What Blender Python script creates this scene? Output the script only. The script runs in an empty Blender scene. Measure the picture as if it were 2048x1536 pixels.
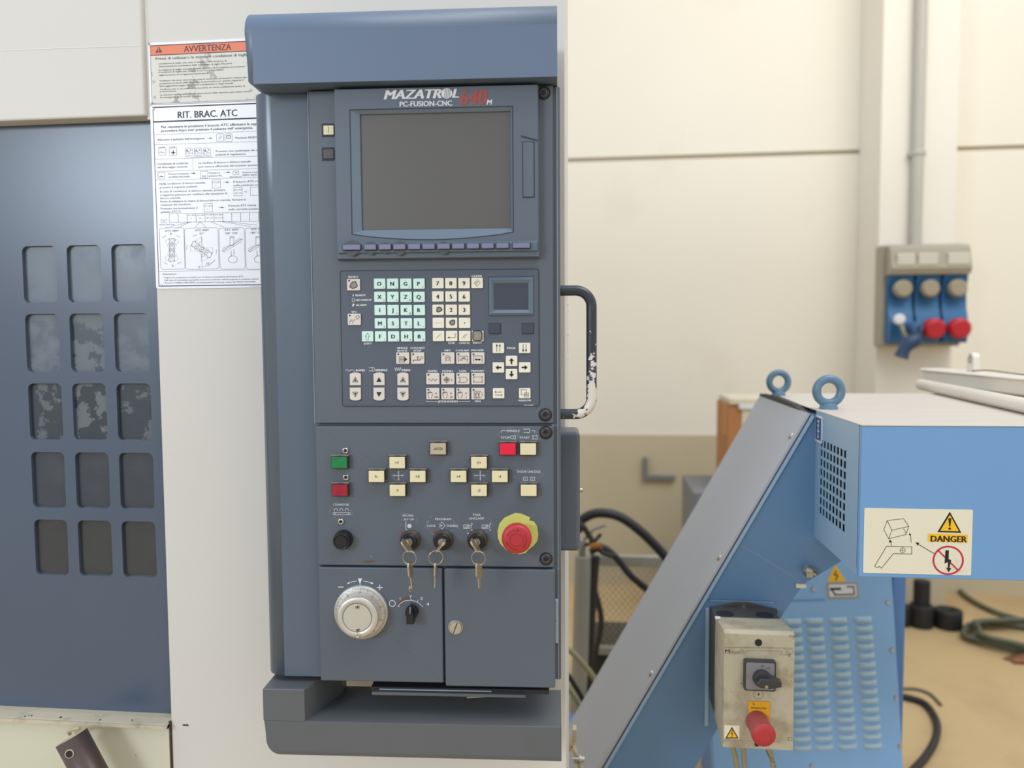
import bpy, bmesh, math, random
from mathutils import Vector, Matrix
random.seed(7)
sc = bpy.context.scene
R = math.radians
PI = math.pi

# ---------------------------------------------------------------- camera
FPX = 1550.0
CAM = Vector((0.0, 0.0, 1.45))
yaw, pitch, roll = R(-6.0), R(-3.5), R(0.35)
_f = Vector((math.sin(yaw)*math.cos(pitch), math.cos(yaw)*math.cos(pitch), math.sin(pitch)))
_r = Vector((math.cos(yaw), -math.sin(yaw), 0))
_u = _r.cross(_f)
_r, _u = _r*math.cos(roll) - _u*math.sin(roll), _u*math.cos(roll) + _r*math.sin(roll)
cd = bpy.data.cameras.new('camera'); cam = bpy.data.objects.new('camera', cd)
sc.collection.objects.link(cam); sc.camera = cam
m = Matrix((( _r.x, _u.x, -_f.x), (_r.y, _u.y, -_f.y), (_r.z, _u.z, -_f.z))).to_4x4()
m.translation = CAM
cam.matrix_world = m
cd.sensor_width = 36; cd.lens = 36*FPX/2048; cd.clip_start = 0.02; cd.clip_end = 60
cd.dof.use_dof = True; cd.dof.focus_distance = 1.16; cd.dof.aperture_fstop = cd.lens/1000/0.010

# ---------------------------------------------------------------- world and light
w = bpy.data.worlds.new('hall'); sc.world = w; w.use_nodes = True
nt = w.node_tree; bg = nt.nodes['Background']
tc = nt.nodes.new('ShaderNodeTexCoord'); sp = nt.nodes.new('ShaderNodeSeparateXYZ')
rp = nt.nodes.new('ShaderNodeValToRGB'); mr = nt.nodes.new('ShaderNodeMapRange')
nt.links.new(tc.outputs['Generated'], sp.inputs[0]); nt.links.new(sp.outputs['Z'], mr.inputs[0])
mr.inputs[1].default_value = -1; mr.inputs[2].default_value = 1
nt.links.new(mr.outputs[0], rp.inputs[0]); nt.links.new(rp.outputs[0], bg.inputs[0])
rp.color_ramp.elements[0].position = 0.40; rp.color_ramp.elements[0].color = (0.62, 0.54, 0.42, 1)
rp.color_ramp.elements[1].position = 0.80; rp.color_ramp.elements[1].color = (0.80, 0.90, 1.0, 1)
e = rp.color_ramp.elements.new(0.55); e.color = (0.80, 0.77, 0.72, 1)
bg.inputs[1].default_value = 0.88

def area(name, loc, target, sx, sy, power, col):
    l = bpy.data.lights.new(name, 'AREA'); l.shape = 'RECTANGLE'; l.size = sx; l.size_y = sy
    l.energy = power; l.color = col
    o = bpy.data.objects.new(name, l); sc.collection.objects.link(o)
    o.location = loc
    o.rotation_euler = (Vector(target)-Vector(loc)).to_track_quat('-Z', 'Y').to_euler()
    return o
area('skylight_light', (1.8, 0.2, 5.6), (0.4, 1.9, 1.0), 3.2, 2.4, 105, (1.0, 0.965, 0.90))
area('window_light', (-3.2, -3.3, 2.65), (-0.3, 1.2, 1.3), 1.5, 1.0, 95, (0.76, 0.88, 1.0))
area('hall_lamp_light', (2.2, 2.2, 5.0), (1.2, 4.4, 1.2), 2.0, 1.0, 26, (1.0, 0.97, 0.92))
sc.view_settings.view_transform = 'Standard'; sc.view_settings.look = 'None'
sc.view_settings.exposure = 0.13; sc.view_settings.gamma = 1.0; sc.view_settings.use_curve_mapping = False

# ---------------------------------------------------------------- frames: pixel -> plane
class Frame:
    def __init__(s, origin, rot=None):
        s.o = Vector(origin); s.R = rot if rot else Matrix.Identity(3); s.Ri = s.R.transposed()
        s.c = s.Ri @ (CAM - s.o)
    def px(s, u, v, y=0.0):
        d = s.Ri @ (_f + _r*((u-1024)/FPX) - _u*((v-768)/FPX))
        t = (y - s.c.y)/d.y
        return (s.c.x + d.x*t, s.c.z + d.z*t)
    def rect(s, u0, v0, u1, v1, y=0.0):
        um, vm = (u0+u1)/2, (v0+v1)/2
        return (s.px(u0, vm, y)[0], s.px(u1, vm, y)[0], s.px(um, v1, y)[1], s.px(um, v0, y)[1])
    def crop(s, ox, oy, k, y=0.0):
        return lambda a, b: s.px(ox+a/k, oy+b/k, y)
    def root(s, name, label, cat, group=None):
        o = bpy.data.objects.new(name, None); sc.collection.objects.link(o)
        o.empty_display_size = 0.05
        mm = s.R.to_4x4(); mm.translation = s.o; o.matrix_world = mm
        o['label'] = label; o['category'] = cat
        if group: o['group'] = group
        return o
def ray_pt(u, v, depth):
    return CAM + (_f + _r*((u-1024)/FPX) - _u*((v-768)/FPX))*depth
def floor_pt(u, v, z=0.0):
    d = _f + _r*((u-1024)/FPX) - _u*((v-768)/FPX)
    return CAM + d*((z-CAM.z)/d.z)
W = Frame((0, 0, 0))
def rotz(a): return Matrix.Rotation(a, 3, 'Z')

# ---------------------------------------------------------------- materials
def lin(c): return tuple((x/12.92 if x <= 0.04045 else ((x+0.055)/1.055)**2.4) for x in [k/255 for k in c])
MATS = {}
def mat(name, rgb, rough=0.5, metal=0.0, var=0.05, scale=6.0, spots=None, bump=0.0, bscale=200, coat=0.0, emit=0, alpha=1.0, spec=0.5, stretch=None):
    """spots: list of (rgb, noise scale, threshold, softness, amount, roughness)"""
    mt = bpy.data.materials.new(name); mt.use_nodes = True; n = mt.node_tree; L = n.links
    b = n.nodes['Principled BSDF']; b.inputs['Roughness'].default_value = rough; b.inputs['Metallic'].default_value = metal
    b.inputs['Specular IOR Level'].default_value = spec; b.inputs['Coat Weight'].default_value = coat
    c = lin(rgb); t = n.nodes.new('ShaderNodeTexCoord'); src = t.outputs['Object']
    if stretch:
        mp = n.nodes.new('ShaderNodeMapping'); mp.inputs['Scale'].default_value = stretch; L.new(src, mp.inputs[0]); src = mp.outputs[0]
    nz = n.nodes.new('ShaderNodeTexNoise'); nz.inputs['Scale'].default_value = scale; nz.inputs['Detail'].default_value = 5
    L.new(src, nz.inputs['Vector'])
    mx = n.nodes.new('ShaderNodeMix'); mx.data_type = 'RGBA'; L.new(nz.outputs['Fac'], mx.inputs[0])
    mx.inputs[6].default_value = (*[x*(1-var*2) for x in c], 1); mx.inputs[7].default_value = (*[min(1, x*(1+var*2)) for x in c], 1)
    out = mx.outputs[2]; rout = None
    for k, (sr, ss, th, so, am, ro) in enumerate(spots or []):
        z = n.nodes.new('ShaderNodeTexNoise'); z.inputs['Scale'].default_value = ss; z.inputs['Detail'].default_value = 6; z.inputs['Roughness'].default_value = 0.62
        ad = n.nodes.new('ShaderNodeVectorMath'); ad.operation = 'ADD'; ad.inputs[1].default_value = (3.1*k+1, 7.7*k, 1.3*k)
        L.new(src, ad.inputs[0]); L.new(ad.outputs[0], z.inputs['Vector'])
        r = n.nodes.new('ShaderNodeMapRange'); r.inputs[1].default_value = th; r.inputs[2].default_value = th+so; r.inputs[4].default_value = am
        L.new(z.outputs['Fac'], r.inputs[0])
        m2 = n.nodes.new('ShaderNodeMix'); m2.data_type = 'RGBA'; L.new(r.outputs[0], m2.inputs[0]); L.new(out, m2.inputs[6]); m2.inputs[7].default_value = (*lin(sr), 1)
        out = m2.outputs[2]
        if ro is not None:
            m3 = n.nodes.new('ShaderNodeMix'); L.new(r.outputs[0], m3.inputs[0])
            if rout: L.new(rout, m3.inputs[2])
            else: m3.inputs[2].default_value = rough
            m3.inputs[3].default_value = ro; rout = m3.outputs[0]
    L.new(out, b.inputs['Base Color'])
    if rout: L.new(rout, b.inputs['Roughness'])
    if bump:
        bz = n.nodes.new('ShaderNodeTexNoise'); bz.inputs['Scale'].default_value = bscale; L.new(t.outputs['Object'], bz.inputs['Vector'])
        bp = n.nodes.new('ShaderNodeBump'); bp.inputs['Strength'].default_value = bump; bp.inputs['Distance'].default_value = 0.001
        L.new(bz.outputs['Fac'], bp.inputs['Height']); L.new(bp.outputs[0], b.inputs['Normal'])
    if alpha < 1: b.inputs['Alpha'].default_value = alpha
    MATS[name] = mt
    return mt

mat('machine_cream', (211, 208, 203), 0.5, var=0.015, scale=3)
mat('lower_cream', (206, 204, 184), 0.5, var=0.05, scale=5, spots=[((170, 165, 135), 9, 0.58, 0.15, 0.35, None), ((120, 100, 75), 70, 0.72, 0.02, 0.7, None)])
mat('sill_cream', (198, 188, 166), 0.55, var=0.06, scale=12, spots=[((140, 120, 98), 25, 0.55, 0.15, 0.6, None)])
mat('door_blue', (79, 91, 110), 0.27, var=0.05, scale=4, spots=[((128, 142, 160), 5, 0.60, 0.25, 0.30, 0.45)])
mat('panel_grey', (87, 96, 108), 0.42, var=0.025, scale=9, bump=0.10, bscale=900, spots=[((78, 82, 92), 14, 0.62, 0.2, 0.2, None)])
mat('hood_blue', (97, 114, 139), 0.40, var=0.02, scale=7, bump=0.06, bscale=700, spots=[((125, 140, 160), 55, 0.75, 0.02, 0.5, None)])  # blue cast of the sky light is put into the hood colour
mat('arm_grey', (92, 96, 100), 0.42, var=0.03, scale=9, spots=[((60, 62, 66), 80, 0.72, 0.03, 0.7, None), ((88, 84, 74), 8, 0.6, 0.2, 0.5, None)])
mat('column_grey', (88, 101, 118), 0.26, var=0.03, scale=8, spots=[((110, 116, 130), 18, 0.66, 0.1, 0.3, 0.45)])
mat('membrane', (80, 89, 104), 0.45, var=0.01, scale=10)
mat('groove', (38, 44, 58), 0.6, var=0.02)
mat('edge_light', (150, 160, 172), 0.4, var=0.03)
mat('gasket', (38, 38, 42), 0.7, var=0.1, scale=30)
mat('screen', (84, 83, 82), 0.30, var=0.02, spec=0.8)  # room reflection is put into the base grey
mat('small_screen', (62, 68, 84), 0.3, var=0.01)
mat('bezel', (90, 101, 116), 0.42, var=0.02, scale=9, bump=0.08, bscale=900)
mat('bezel_worn', (78, 80, 90), 0.5, var=0.05)
mat('inner_bezel', (104, 120, 138), 0.42, var=0.01)
mat('soft_key', (118, 122, 152), 0.5, var=0.03)
mat('key_green', (206, 236, 230), 0.5, var=0.02, scale=40)
mat('key_cream', (232, 227, 212), 0.5, var=0.03, scale=40, spots=[((170, 158, 130), 130, 0.62, 0.12, 0.35, None)])
mat('key_grey', (215, 207, 200), 0.5, var=0.02, scale=40, spots=[((170, 158, 145), 130, 0.66, 0.1, 0.25, None)])
mat('key_worn', (140, 138, 132), 0.6, var=0.12, scale=200)
mat('ink', (22, 24, 32), 0.6, var=0.0)
mat('ink_soft', (92, 96, 106), 0.6, var=0.0)
mat('ink_navy', (34, 34, 66), 0.5, var=0.0)
mat('ink_violet', (70, 72, 105), 0.5, var=0.0)
mat('print_white', (222, 224, 226), 0.6, var=0.0)
mat('print_soft', (198, 203, 208), 0.6, var=0.05, scale=120)
mat('print_red', (165, 72, 66), 0.5, var=0.12, scale=150, spots=[((110, 92, 96), 200, 0.5, 0.1, 0.5, None)])
mat('print_faint_red', (170, 60, 70), 0.6, var=0.1)
mat('print_green', (70, 160, 130), 0.6, var=0.05)
mat('worn_edge', (112, 120, 130), 0.6, var=0.15, scale=160, spots=[((85, 92, 104), 160, 0.5, 0.05, 0.9, None)])
mat('stain_brown', (92, 78, 66), 0.65, var=0.15, scale=90)
mat('lens_cream', (224, 214, 178), 0.4, var=0.03, scale=60, spots=[((170, 160, 130), 160, 0.62, 0.1, 0.3, None)])
mat('lens_tan', (182, 170, 146), 0.45, var=0.04, scale=60)
mat('lens_red', (225, 20, 62), 0.35, var=0.03)
mat('lens_darkred', (150, 22, 44), 0.35, var=0.25, scale=90)
mat('lens_green', (10, 122, 66), 0.35, var=0.25, scale=90)
mat('button_frame', (46, 42, 42), 0.35, var=0.05)
mat('frame_top', (150, 138, 128), 0.3, metal=0.4, var=0.05)
mat('chrome', (205, 205, 200), 0.18, metal=1.0, var=0.05)
mat('steel', (178, 174, 165), 0.33, metal=1.0, var=0.08, scale=30)
mat('brushed_steel', (196, 192, 184), 0.38, metal=0.85, var=0.04, scale=30)
mat('dial_alu', (205, 202, 196), 0.42, metal=0.6, var=0.03, scale=30)
mat('key_metal', (186, 172, 146), 0.36, metal=0.8, var=0.08, scale=120)
mat('bronze_ring', (120, 108, 98), 0.3, metal=0.7, var=0.08)
mat('black_plastic', (24, 26, 32), 0.32, var=0.05)
mat('black_matte', (30, 30, 32), 0.6, var=0.1)
mat('bolt_black', (62, 62, 66), 0.4, metal=0.3, var=0.1, scale=60)
mat('estop_red', (178, 44, 54), 0.42, var=0.04)
mat('estop_dark', (140, 26, 38), 0.5, var=0.02)
mat('estop_yellow', (204, 206, 112), 0.5, var=0.08, scale=50)
mat('handle_paint', (46, 54, 64), 0.28, var=0.05, scale=30)
mat('pole_metal', (190, 196, 205), 0.3, metal=0.3, var=0.1)
mat('sign_white', (236, 236, 242), 0.35, var=0.01)
mat('sign_worn', (214, 212, 204), 0.42, var=0.02, spots=[((160, 156, 150), 7, 0.52, 0.015, 0.95, 0.5), ((168, 162, 156), 38, 0.60, 0.01, 0.8, 0.5)])
mat('sign_orange', (226, 128, 92), 0.45, var=0.02, spots=[((180, 160, 150), 90, 0.70, 0.02, 0.7, None)])
mat('sign_text', (112, 108, 110), 0.5, var=0.1, scale=80, spots=[((175, 170, 165), 110, 0.58, 0.02, 0.8, None)])
mat('sign_text_dark', (92, 56, 66), 0.5, var=0.0)
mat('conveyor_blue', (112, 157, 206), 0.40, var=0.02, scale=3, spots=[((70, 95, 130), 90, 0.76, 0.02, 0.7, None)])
mat('trunk_blue', (90, 126, 163), 0.38, var=0.04, scale=3, spots=[((60, 74, 92), 120, 0.74, 0.02, 0.6, None), ((110, 128, 140), 6, 0.62, 0.2, 0.25, None)])  # shade on the trunk side is put into this darker blue
mat('vent_blue', (142, 171, 198), 0.36, var=0.03, scale=4)  # sheen on the vented side is put into this paler blue
mat('cover_grey', (166, 170, 180), 0.42, var=0.02, scale=4, spots=[((190, 195, 200), 70, 0.76, 0.02, 0.6, None)])
mat('top_white', (198, 189, 180), 0.5, var=0.04, scale=9, spots=[((120, 105, 92), 95, 0.70, 0.02, 0.7, None), ((180, 168, 158), 30, 0.6, 0.1, 0.4, None)], stretch=(1, 3, 1))
mat('eye_blue', (92, 122, 146), 0.35, var=0.08, scale=60, spots=[((60, 62, 66), 120, 0.66, 0.03, 0.7, None)])
mat('tank_blue', (138, 182, 228), 0.45, var=0.03, scale=3)
mat('tank_side', (96, 142, 204), 0.45, var=0.03, scale=3)
mat('louver_blue', (176, 202, 216), 0.4, var=0.02)  # paler than the panel: light catching the louvres is painted in
mat('sticker_cream', (228, 222, 200), 0.45, var=0.02, scale=20, spots=[((190, 170, 120), 16, 0.62, 0.12, 0.4, None)])
mat('sticker_yellow', (245, 190, 30), 0.45, var=0.02)
mat('sticker_amber', (224, 160, 30), 0.5, var=0.05, scale=60)
mat('sticker_blue', (48, 72, 128), 0.4, var=0.02)
mat('sticker_red', (196, 42, 80), 0.45, var=0.0)
mat('sticker_white', (225, 225, 228), 0.4, var=0.01)
mat('box_cream', (180, 171, 149), 0.55, var=0.07, scale=14, spots=[((140, 124, 96), 18, 0.48, 0.2, 0.75, None), ((90, 80, 66), 70, 0.66, 0.04, 0.6, None)])
mat('box_line', (120, 112, 96), 0.5, var=0.0)
mat('box_black', (66, 64, 62), 0.55, var=0.08, scale=20)
mat('switch_grey', (128, 124, 128), 0.45, var=0.03)
mat('switch_dark', (52, 54, 56), 0.4, var=0.05)
mat('mushroom_red', (160, 72, 72), 0.5, var=0.05, scale=30)
mat('mushroom_face', (176, 50, 54), 0.5, var=0.03, scale=30)
mat('cable_cream', (150, 142, 110), 0.6, var=0.1, scale=40)
mat('cable_black', (34, 34, 36), 0.5, var=0.1)
mat('cable_green', (92, 96, 80), 0.6, var=0.1)
mat('wall_cream', (236, 230, 216), 0.7, var=0.02, scale=1.2, spots=[((200, 180, 148), 1.3, 0.56, 0.25, 0.25, None)])
mat('wall_base', (194, 182, 154), 0.7, var=0.04, scale=2)
mat('wall_joint', (180, 168, 148), 0.8, var=0.02)
mat('pillar_cream', (234, 229, 218), 0.7, var=0.02, scale=1.5)
mat('floor_sand', (196, 168, 124), 0.6, var=0.05, scale=1.5, spots=[((170, 142, 104), 2.2, 0.5, 0.2, 0.5, None), ((150, 140, 125), 0.7, 0.6, 0.2, 0.4, None)])
mat('conduit', (186, 184, 174), 0.5, var=0.03)
mat('outlet_grey', (164, 156, 138), 0.5, var=0.05, scale=10)
mat('outlet_clear', (205, 200, 184), 0.25, var=0.03)
mat('outlet_blue', (34, 100, 150), 0.4, var=0.04)
mat('outlet_red', (190, 36, 50), 0.4, var=0.04)
mat('outlet_knob', (160, 148, 126), 0.5, var=0.05)
mat('plug_blue', (74, 110, 152), 0.45, var=0.04)
mat('navy', (36, 62, 96), 0.45, var=0.04)
mat('cardboard', (176, 122, 76), 0.8, var=0.06, scale=8)
mat('card_light', (214, 204, 180), 0.8, var=0.03)
mat('bench_grey', (120, 122, 124), 0.6, var=0.05)
mat('pipe_grey', (150, 146, 132), 0.45, var=0.08, scale=12)
mat('mesh_steel', (150, 140, 116), 0.5, metal=0.2, var=0.08)
mat('dark_scrap', (52, 46, 40), 0.7, var=0.2, scale=10)
mat('rod_brown', (92, 76, 72), 0.36, metal=0.35, var=0.1, scale=18, spots=[((130, 116, 108), 30, 0.6, 0.15, 0.5, None)])
mat('rim_cream', (190, 176, 146), 0.6, var=0.1, scale=60)
mat('hole_dark', (14, 18, 24), 0.8, var=0.0)
mat('tube_white', (224, 216, 204), 0.35, var=0.02, spots=[((190, 178, 150), 30, 0.62, 0.1, 0.4, None)])
mat('brass', (180, 120, 60), 0.4, metal=0.6, var=0.1)
mat('leaf_red', (140, 92, 62), 0.7, var=0.15)
mat('bag_dark', (24, 26, 30), 0.8, var=0.1)
# window panes: reflected light painted lighter in upper rows, with film and scratches
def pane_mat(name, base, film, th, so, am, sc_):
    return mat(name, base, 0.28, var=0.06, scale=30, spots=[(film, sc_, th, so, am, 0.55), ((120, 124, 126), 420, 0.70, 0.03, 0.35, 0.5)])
pane_mat('pane_reflect', (92, 102, 116), (112, 124, 138), 0.40, 0.25, 0.8, 14)
pane_mat('pane_scratched_reflect', (86, 97, 110), (108, 117, 126), 0.45, 0.2, 0.8, 26)
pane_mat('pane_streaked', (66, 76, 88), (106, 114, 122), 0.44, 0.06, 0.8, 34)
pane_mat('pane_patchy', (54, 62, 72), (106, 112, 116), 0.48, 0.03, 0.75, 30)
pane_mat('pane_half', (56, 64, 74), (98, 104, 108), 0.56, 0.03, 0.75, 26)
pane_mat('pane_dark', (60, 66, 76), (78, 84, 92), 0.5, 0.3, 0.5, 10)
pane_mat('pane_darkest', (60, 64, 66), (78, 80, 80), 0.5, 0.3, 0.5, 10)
# worn grip: paint worn through to bare steel on the lower half of the bar
def grip_material():
    mt = MATS['handle_paint']; n = mt.node_tree; L = n.links; b = n.nodes['Principled BSDF']
    t = n.nodes.new('ShaderNodeTexCoord'); s = n.nodes.new('ShaderNodeSeparateXYZ'); L.new(t.outputs['Generated'], s.inputs[0])
    nz = n.nodes.new('ShaderNodeTexNoise'); nz.inputs['Scale'].default_value = 130; nz.inputs['Detail'].default_value = 6; L.new(t.outputs['Object'], nz.inputs['Vector'])
    hz = n.nodes.new('ShaderNodeMapRange'); hz.inputs[1].default_value = 0.02; hz.inputs[2].default_value = 0.62; hz.inputs[3].default_value = 0.26; hz.inputs[4].default_value = -0.15
    L.new(s.outputs['Z'], hz.inputs[0])
    hx = n.nodes.new('ShaderNodeMapRange'); hx.inputs[1].default_value = 0.35; hx.inputs[2].default_value = 0.85; hx.inputs[3].default_value = -0.4; hx.inputs[4].default_value = 0.0
    L.new(s.outputs['X'], hx.inputs[0])
    hy = n.nodes.new('ShaderNodeMapRange'); hy.inputs[1].default_value = 0.1; hy.inputs[2].default_value = 0.7; hy.inputs[3].default_value = 0.03; hy.inputs[4].default_value = -0.3
    L.new(s.outputs['Y'], hy.inputs[0])
    def add(a, c):
        k = n.nodes.new('ShaderNodeMath'); k.operation = 'ADD'; L.new(a, k.inputs[0]); L.new(c, k.inputs[1]); return k.outputs[0]
    f = add(add(add(nz.outputs['Fac'], hz.outputs[0]), hx.outputs[0]), hy.outputs[0])
    st = n.nodes.new('ShaderNodeMapRange'); st.inputs[1].default_value = 0.53; st.inputs[2].default_value = 0.56; L.new(f, st.inputs[0])
    mx = n.nodes.new('ShaderNodeMix'); mx.data_type = 'RGBA'; L.new(st.outputs[0], mx.inputs[0])
    old = b.inputs['Base Color'].links[0].from_socket; L.new(old, mx.inputs[6]); mx.inputs[7].default_value = (*lin((215, 208, 200)), 1)
    L.new(mx.outputs[2], b.inputs['Base Color'])
grip_material()

# ---------------------------------------------------------------- mesh builder
def rrect(x0, x1, z0, z1, r, n=5):
    p = []
    for cx, cz, a in ((x1-r, z1-r, 0), (x0+r, z1-r, 90), (x0+r, z0+r, 180), (x1-r, z0+r, 270)):
        for k in range(n+1):
            t = R(a + 90*k/n); p.append((cx+r*math.cos(t), cz+r*math.sin(t)))
    return p
def circle(cx, cz, r, n=32, rz=None):
    return [(cx+r*math.cos(2*PI*k/n), cz+(rz or r)*math.sin(2*PI*k/n)) for k in range(n)]
def arc(cx, cz, r, a0, a1, n=12):
    return [(cx+r*math.cos(R(a0+(a1-a0)*k/n)), cz+r*math.sin(R(a0+(a1-a0)*k/n))) for k in range(n+1)]
class MB:
    def __init__(s, m='panel_grey'):
        s.v = []; s.f = []; s.mi = []; s.sm = []; s.mats = []; s.m(m)
    def m(s, name):
        if name not in s.mats: s.mats.append(name)
        s.cur = s.mats.index(name); return s
    def add(s, vs, fs, smooth=False):
        o = len(s.v); s.v += [tuple(p) for p in vs]
        for f in fs: s.f.append([i+o for i in f]); s.mi.append(s.cur); s.sm.append(smooth)
        return s
    def bm(s, b, smooth=False):
        b.verts.index_update()
        return s.add([v.co[:] for v in b.verts], [[v.index for v in f.verts] for f in b.faces], smooth)
    def box(s, x0, x1, y0, y1, z0, z1, bev=0, seg=2):
        if not bev:
            vs = [(x, y, z) for x in (x0, x1) for y in (y0, y1) for z in (z0, z1)]
            return s.add(vs, [(0, 1, 3, 2), (4, 6, 7, 5), (0, 4, 5, 1), (2, 3, 7, 6), (0, 2, 6, 4), (1, 5, 7, 3)])
        b = bmesh.new(); bmesh.ops.create_cube(b, size=1)
        for v in b.verts: v.co = Vector(((x0+x1)/2+v.co.x*(x1-x0), (y0+y1)/2+v.co.y*(y1-y0), (z0+z1)/2+v.co.z*(z1-z0)))
        bmesh.ops.bevel(b, geom=b.edges[:], offset=bev, segments=seg, profile=0.5, affect='EDGES')
        s.bm(b); b.free(); return s
    def prism(s, pts, y0, y1, bev=0, seg=2, smooth=False):
        """polygon in XZ extruded from y0 (front) to y1"""
        b = bmesh.new(); n = len(pts)
        a = [b.verts.new((x, y0, z)) for x, z in pts]; c = [b.verts.new((x, y1, z)) for x, z in pts]
        ff = b.faces.new(a); b.faces.new(c[::-1])
        for i in range(n): b.faces.new((a[i], c[i], c[(i+1) % n], a[(i+1) % n]))
        if bev: bmesh.ops.bevel(b, geom=list(ff.edges), offset=bev, segments=seg, profile=0.5, affect='EDGES')
        bmesh.ops.recalc_face_normals(b, faces=b.faces[:])
        s.bm(b, smooth); b.free(); return s
    def profile(s, pts, x0, x1, bev=0):
        """polygon in YZ extruded along x"""
        b = bmesh.new(); n = len(pts)
        a = [b.verts.new((x0, y, z)) for y, z in pts]; c = [b.verts.new((x1, y, z)) for y, z in pts]
        f0 = b.faces.new(a); f1 = b.faces.new(c[::-1])
        for i in range(n): b.faces.new((a[i], c[i], c[(i+1) % n], a[(i+1) % n]))
        if bev: bmesh.ops.bevel(b, geom=list(f0.edges)+list(f1.edges), offset=bev, segments=3, profile=0.5, affect='EDGES')
        bmesh.ops.recalc_face_normals(b, faces=b.faces[:])
        s.bm(b); b.free(); return s
    def poly(s, pts, y): return s.add([(x, y, z) for x, z in pts], [list(range(len(pts)))])
    def lathe(s, prof, o, d, n=32, smooth=True, cap0=False, cap1=True):
        """prof: [(r, t)] along direction d from o"""
        d = Vector(d).normalized(); o = Vector(o)
        a = d.orthogonal().normalized(); c = d.cross(a); vs = []
        for r, t in prof:
            for k in range(n):
                th = 2*PI*k/n; vs.append(o+d*t+(a*math.cos(th)+c*math.sin(th))*r)
        fs = [(i*n+k, i*n+(k+1) % n, (i+1)*n+(k+1) % n, (i+1)*n+k) for i in range(len(prof)-1) for k in range(n)]
        s.add(vs, fs, smooth)
        if cap1: s.add(vs[-n:], [list(range(n))])
        if cap0: s.add(vs[:n], [list(range(n))[::-1]])
        return s
    def cyl(s, o, d, r, h, n=32, bev=0):
        if bev: p = [(r, 0), (r, h-bev), (r-bev*0.3, h-bev*0.3), (r-bev, h)]
        else: p = [(r, 0), (r, h)]
        return s.lathe(p, o, d, n, cap0=True)
    def ring(s, cx, cz, r0, r1, y, n=32, h=0):
        vs = [(x, y, z) for x, z in circle(cx, cz, r0, n)]+[(x, y-h, z) for x, z in circle(cx, cz, r1, n)]
        return s.add(vs, [(k, (k+1) % n, n+(k+1) % n, n+k) for k in range(n)], True)
    def tube(s, path, r, n=12, closed=False, caps=True):
        P = [Vector(p) for p in path]; N = len(P); rs = r if isinstance(r, (list, tuple)) else [r]*N
        vs = []; up = None
        for i in range(N):
            if closed: t = P[(i+1) % N]-P[i-1]
            else: t = P[min(i+1, N-1)]-P[max(i-1, 0)]
            t.normalize()
            if up is None: up = t.orthogonal().normalized()
            up = (up - t*up.dot(t)).normalized(); c = t.cross(up)
            for k in range(n): th = 2*PI*k/n; vs.append(P[i]+(up*math.cos(th)+c*math.sin(th))*rs[i])
        M = N if closed else N-1
        s.add(vs, [(i*n+k, i*n+(k+1) % n, ((i+1) % N)*n+(k+1) % n, ((i+1) % N)*n+k) for i in range(M) for k in range(n)], True)
        if caps and not closed: s.add(vs[:n], [list(range(n))[::-1]]); s.add(vs[-n:], [list(range(n))])
        return s
    def line(s, pts, wd, y, closed=False):
        P = [Vector((p[0], p[1])) for p in pts]; n = len(P)
        for i in range(n if closed else n-1):
            a, b = P[i], P[(i+1) % n]; d = b-a
            if d.length < 1e-7: continue
            d.normalize(); q = Vector((-d.y, d.x))*wd/2; e = d*wd*0.3
            s.add([(p.x, y-(i % 2)*4e-5, p.y) for p in (a-q-e, b-q+e, b+q+e, a+q-e)], [(0, 1, 2, 3)])
        return s
    def text(s, body, x0, x1, z0, cap, y, bold=0.0, res=2, shear=0.0, fit=True, xs=None):
        """text between x0 and x1 (fit) standing on z0 with capital height cap"""
        c = bpy.data.curves.new('t', 'FONT'); c.body = body; c.resolution_u = res; c.shear = shear
        o = bpy.data.objects.new('t', c); me = bpy.data.meshes.new_from_object(o)
        if me and len(me.vertices):
            xsv = [v.co.x for v in me.vertices]; a, b = min(xsv), max(xsv); kz = cap/0.72
            if fit: kx = (x1-x0)/max(b-a, 1e-6); ox = x0
            else:
                kx = kz*(xs or 1.0); ox = (x0+x1)/2-(b-a)*kx/2
            nb = 1 if bold <= 0 else max(2, int(math.ceil(bold*2.2/0.035))+1)
            for j in range(nb):
                q = (2*j/(nb-1)-1)*bold*1.1 if nb > 1 else 0
                s.add([(ox+(v.co.x-a+q)*kx, y-j*4e-5, z0+v.co.y*kz) for v in me.vertices], [list(p.vertices) for p in me.polygons])
            bpy.data.meshes.remove(me)
        bpy.data.objects.remove(o); bpy.data.curves.remove(c)
        return s
    def holed(s, X0, X1, Z0, Z1, hole, y, depth=0.0):
        """rectangle cell with a hole (closed loop of points) and the walls of the hole going back"""
        cx = sum(p[0] for p in hole)/len(hole); cz = sum(p[1] for p in hole)/len(hole)
        pts = list(hole); outer = []
        def hit(p):
            dx, dz = p[0]-cx, p[1]-cz; t = 1e9
            if dx > 1e-9: t = min(t, (X1-cx)/dx)
            if dx < -1e-9: t = min(t, (X0-cx)/dx)
            if dz > 1e-9: t = min(t, (Z1-cz)/dz)
            if dz < -1e-9: t = min(t, (Z0-cz)/dz)
            return (cx+dx*t, cz+dz*t)
        outer = [hit(p) for p in pts]
        for c in ((X0, Z0), (X1, Z0), (X1, Z1), (X0, Z1)):
            j = min(range(len(outer)), key=lambda i: (outer[i][0]-c[0])**2+(outer[i][1]-c[1])**2); outer[j] = c
        n = len(pts)
        s.add([(x, y, z) for x, z in outer]+[(x, y, z) for x, z in pts], [(k, (k+1) % n, n+(k+1) % n, n+k) for k in range(n)])
        if depth: s.add([(x, y, z) for x, z in pts]+[(x, y+depth, z) for x, z in pts], [(k, (k+1) % n, n+(k+1) % n, n+k) for k in range(n)], True)
        return s
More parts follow.
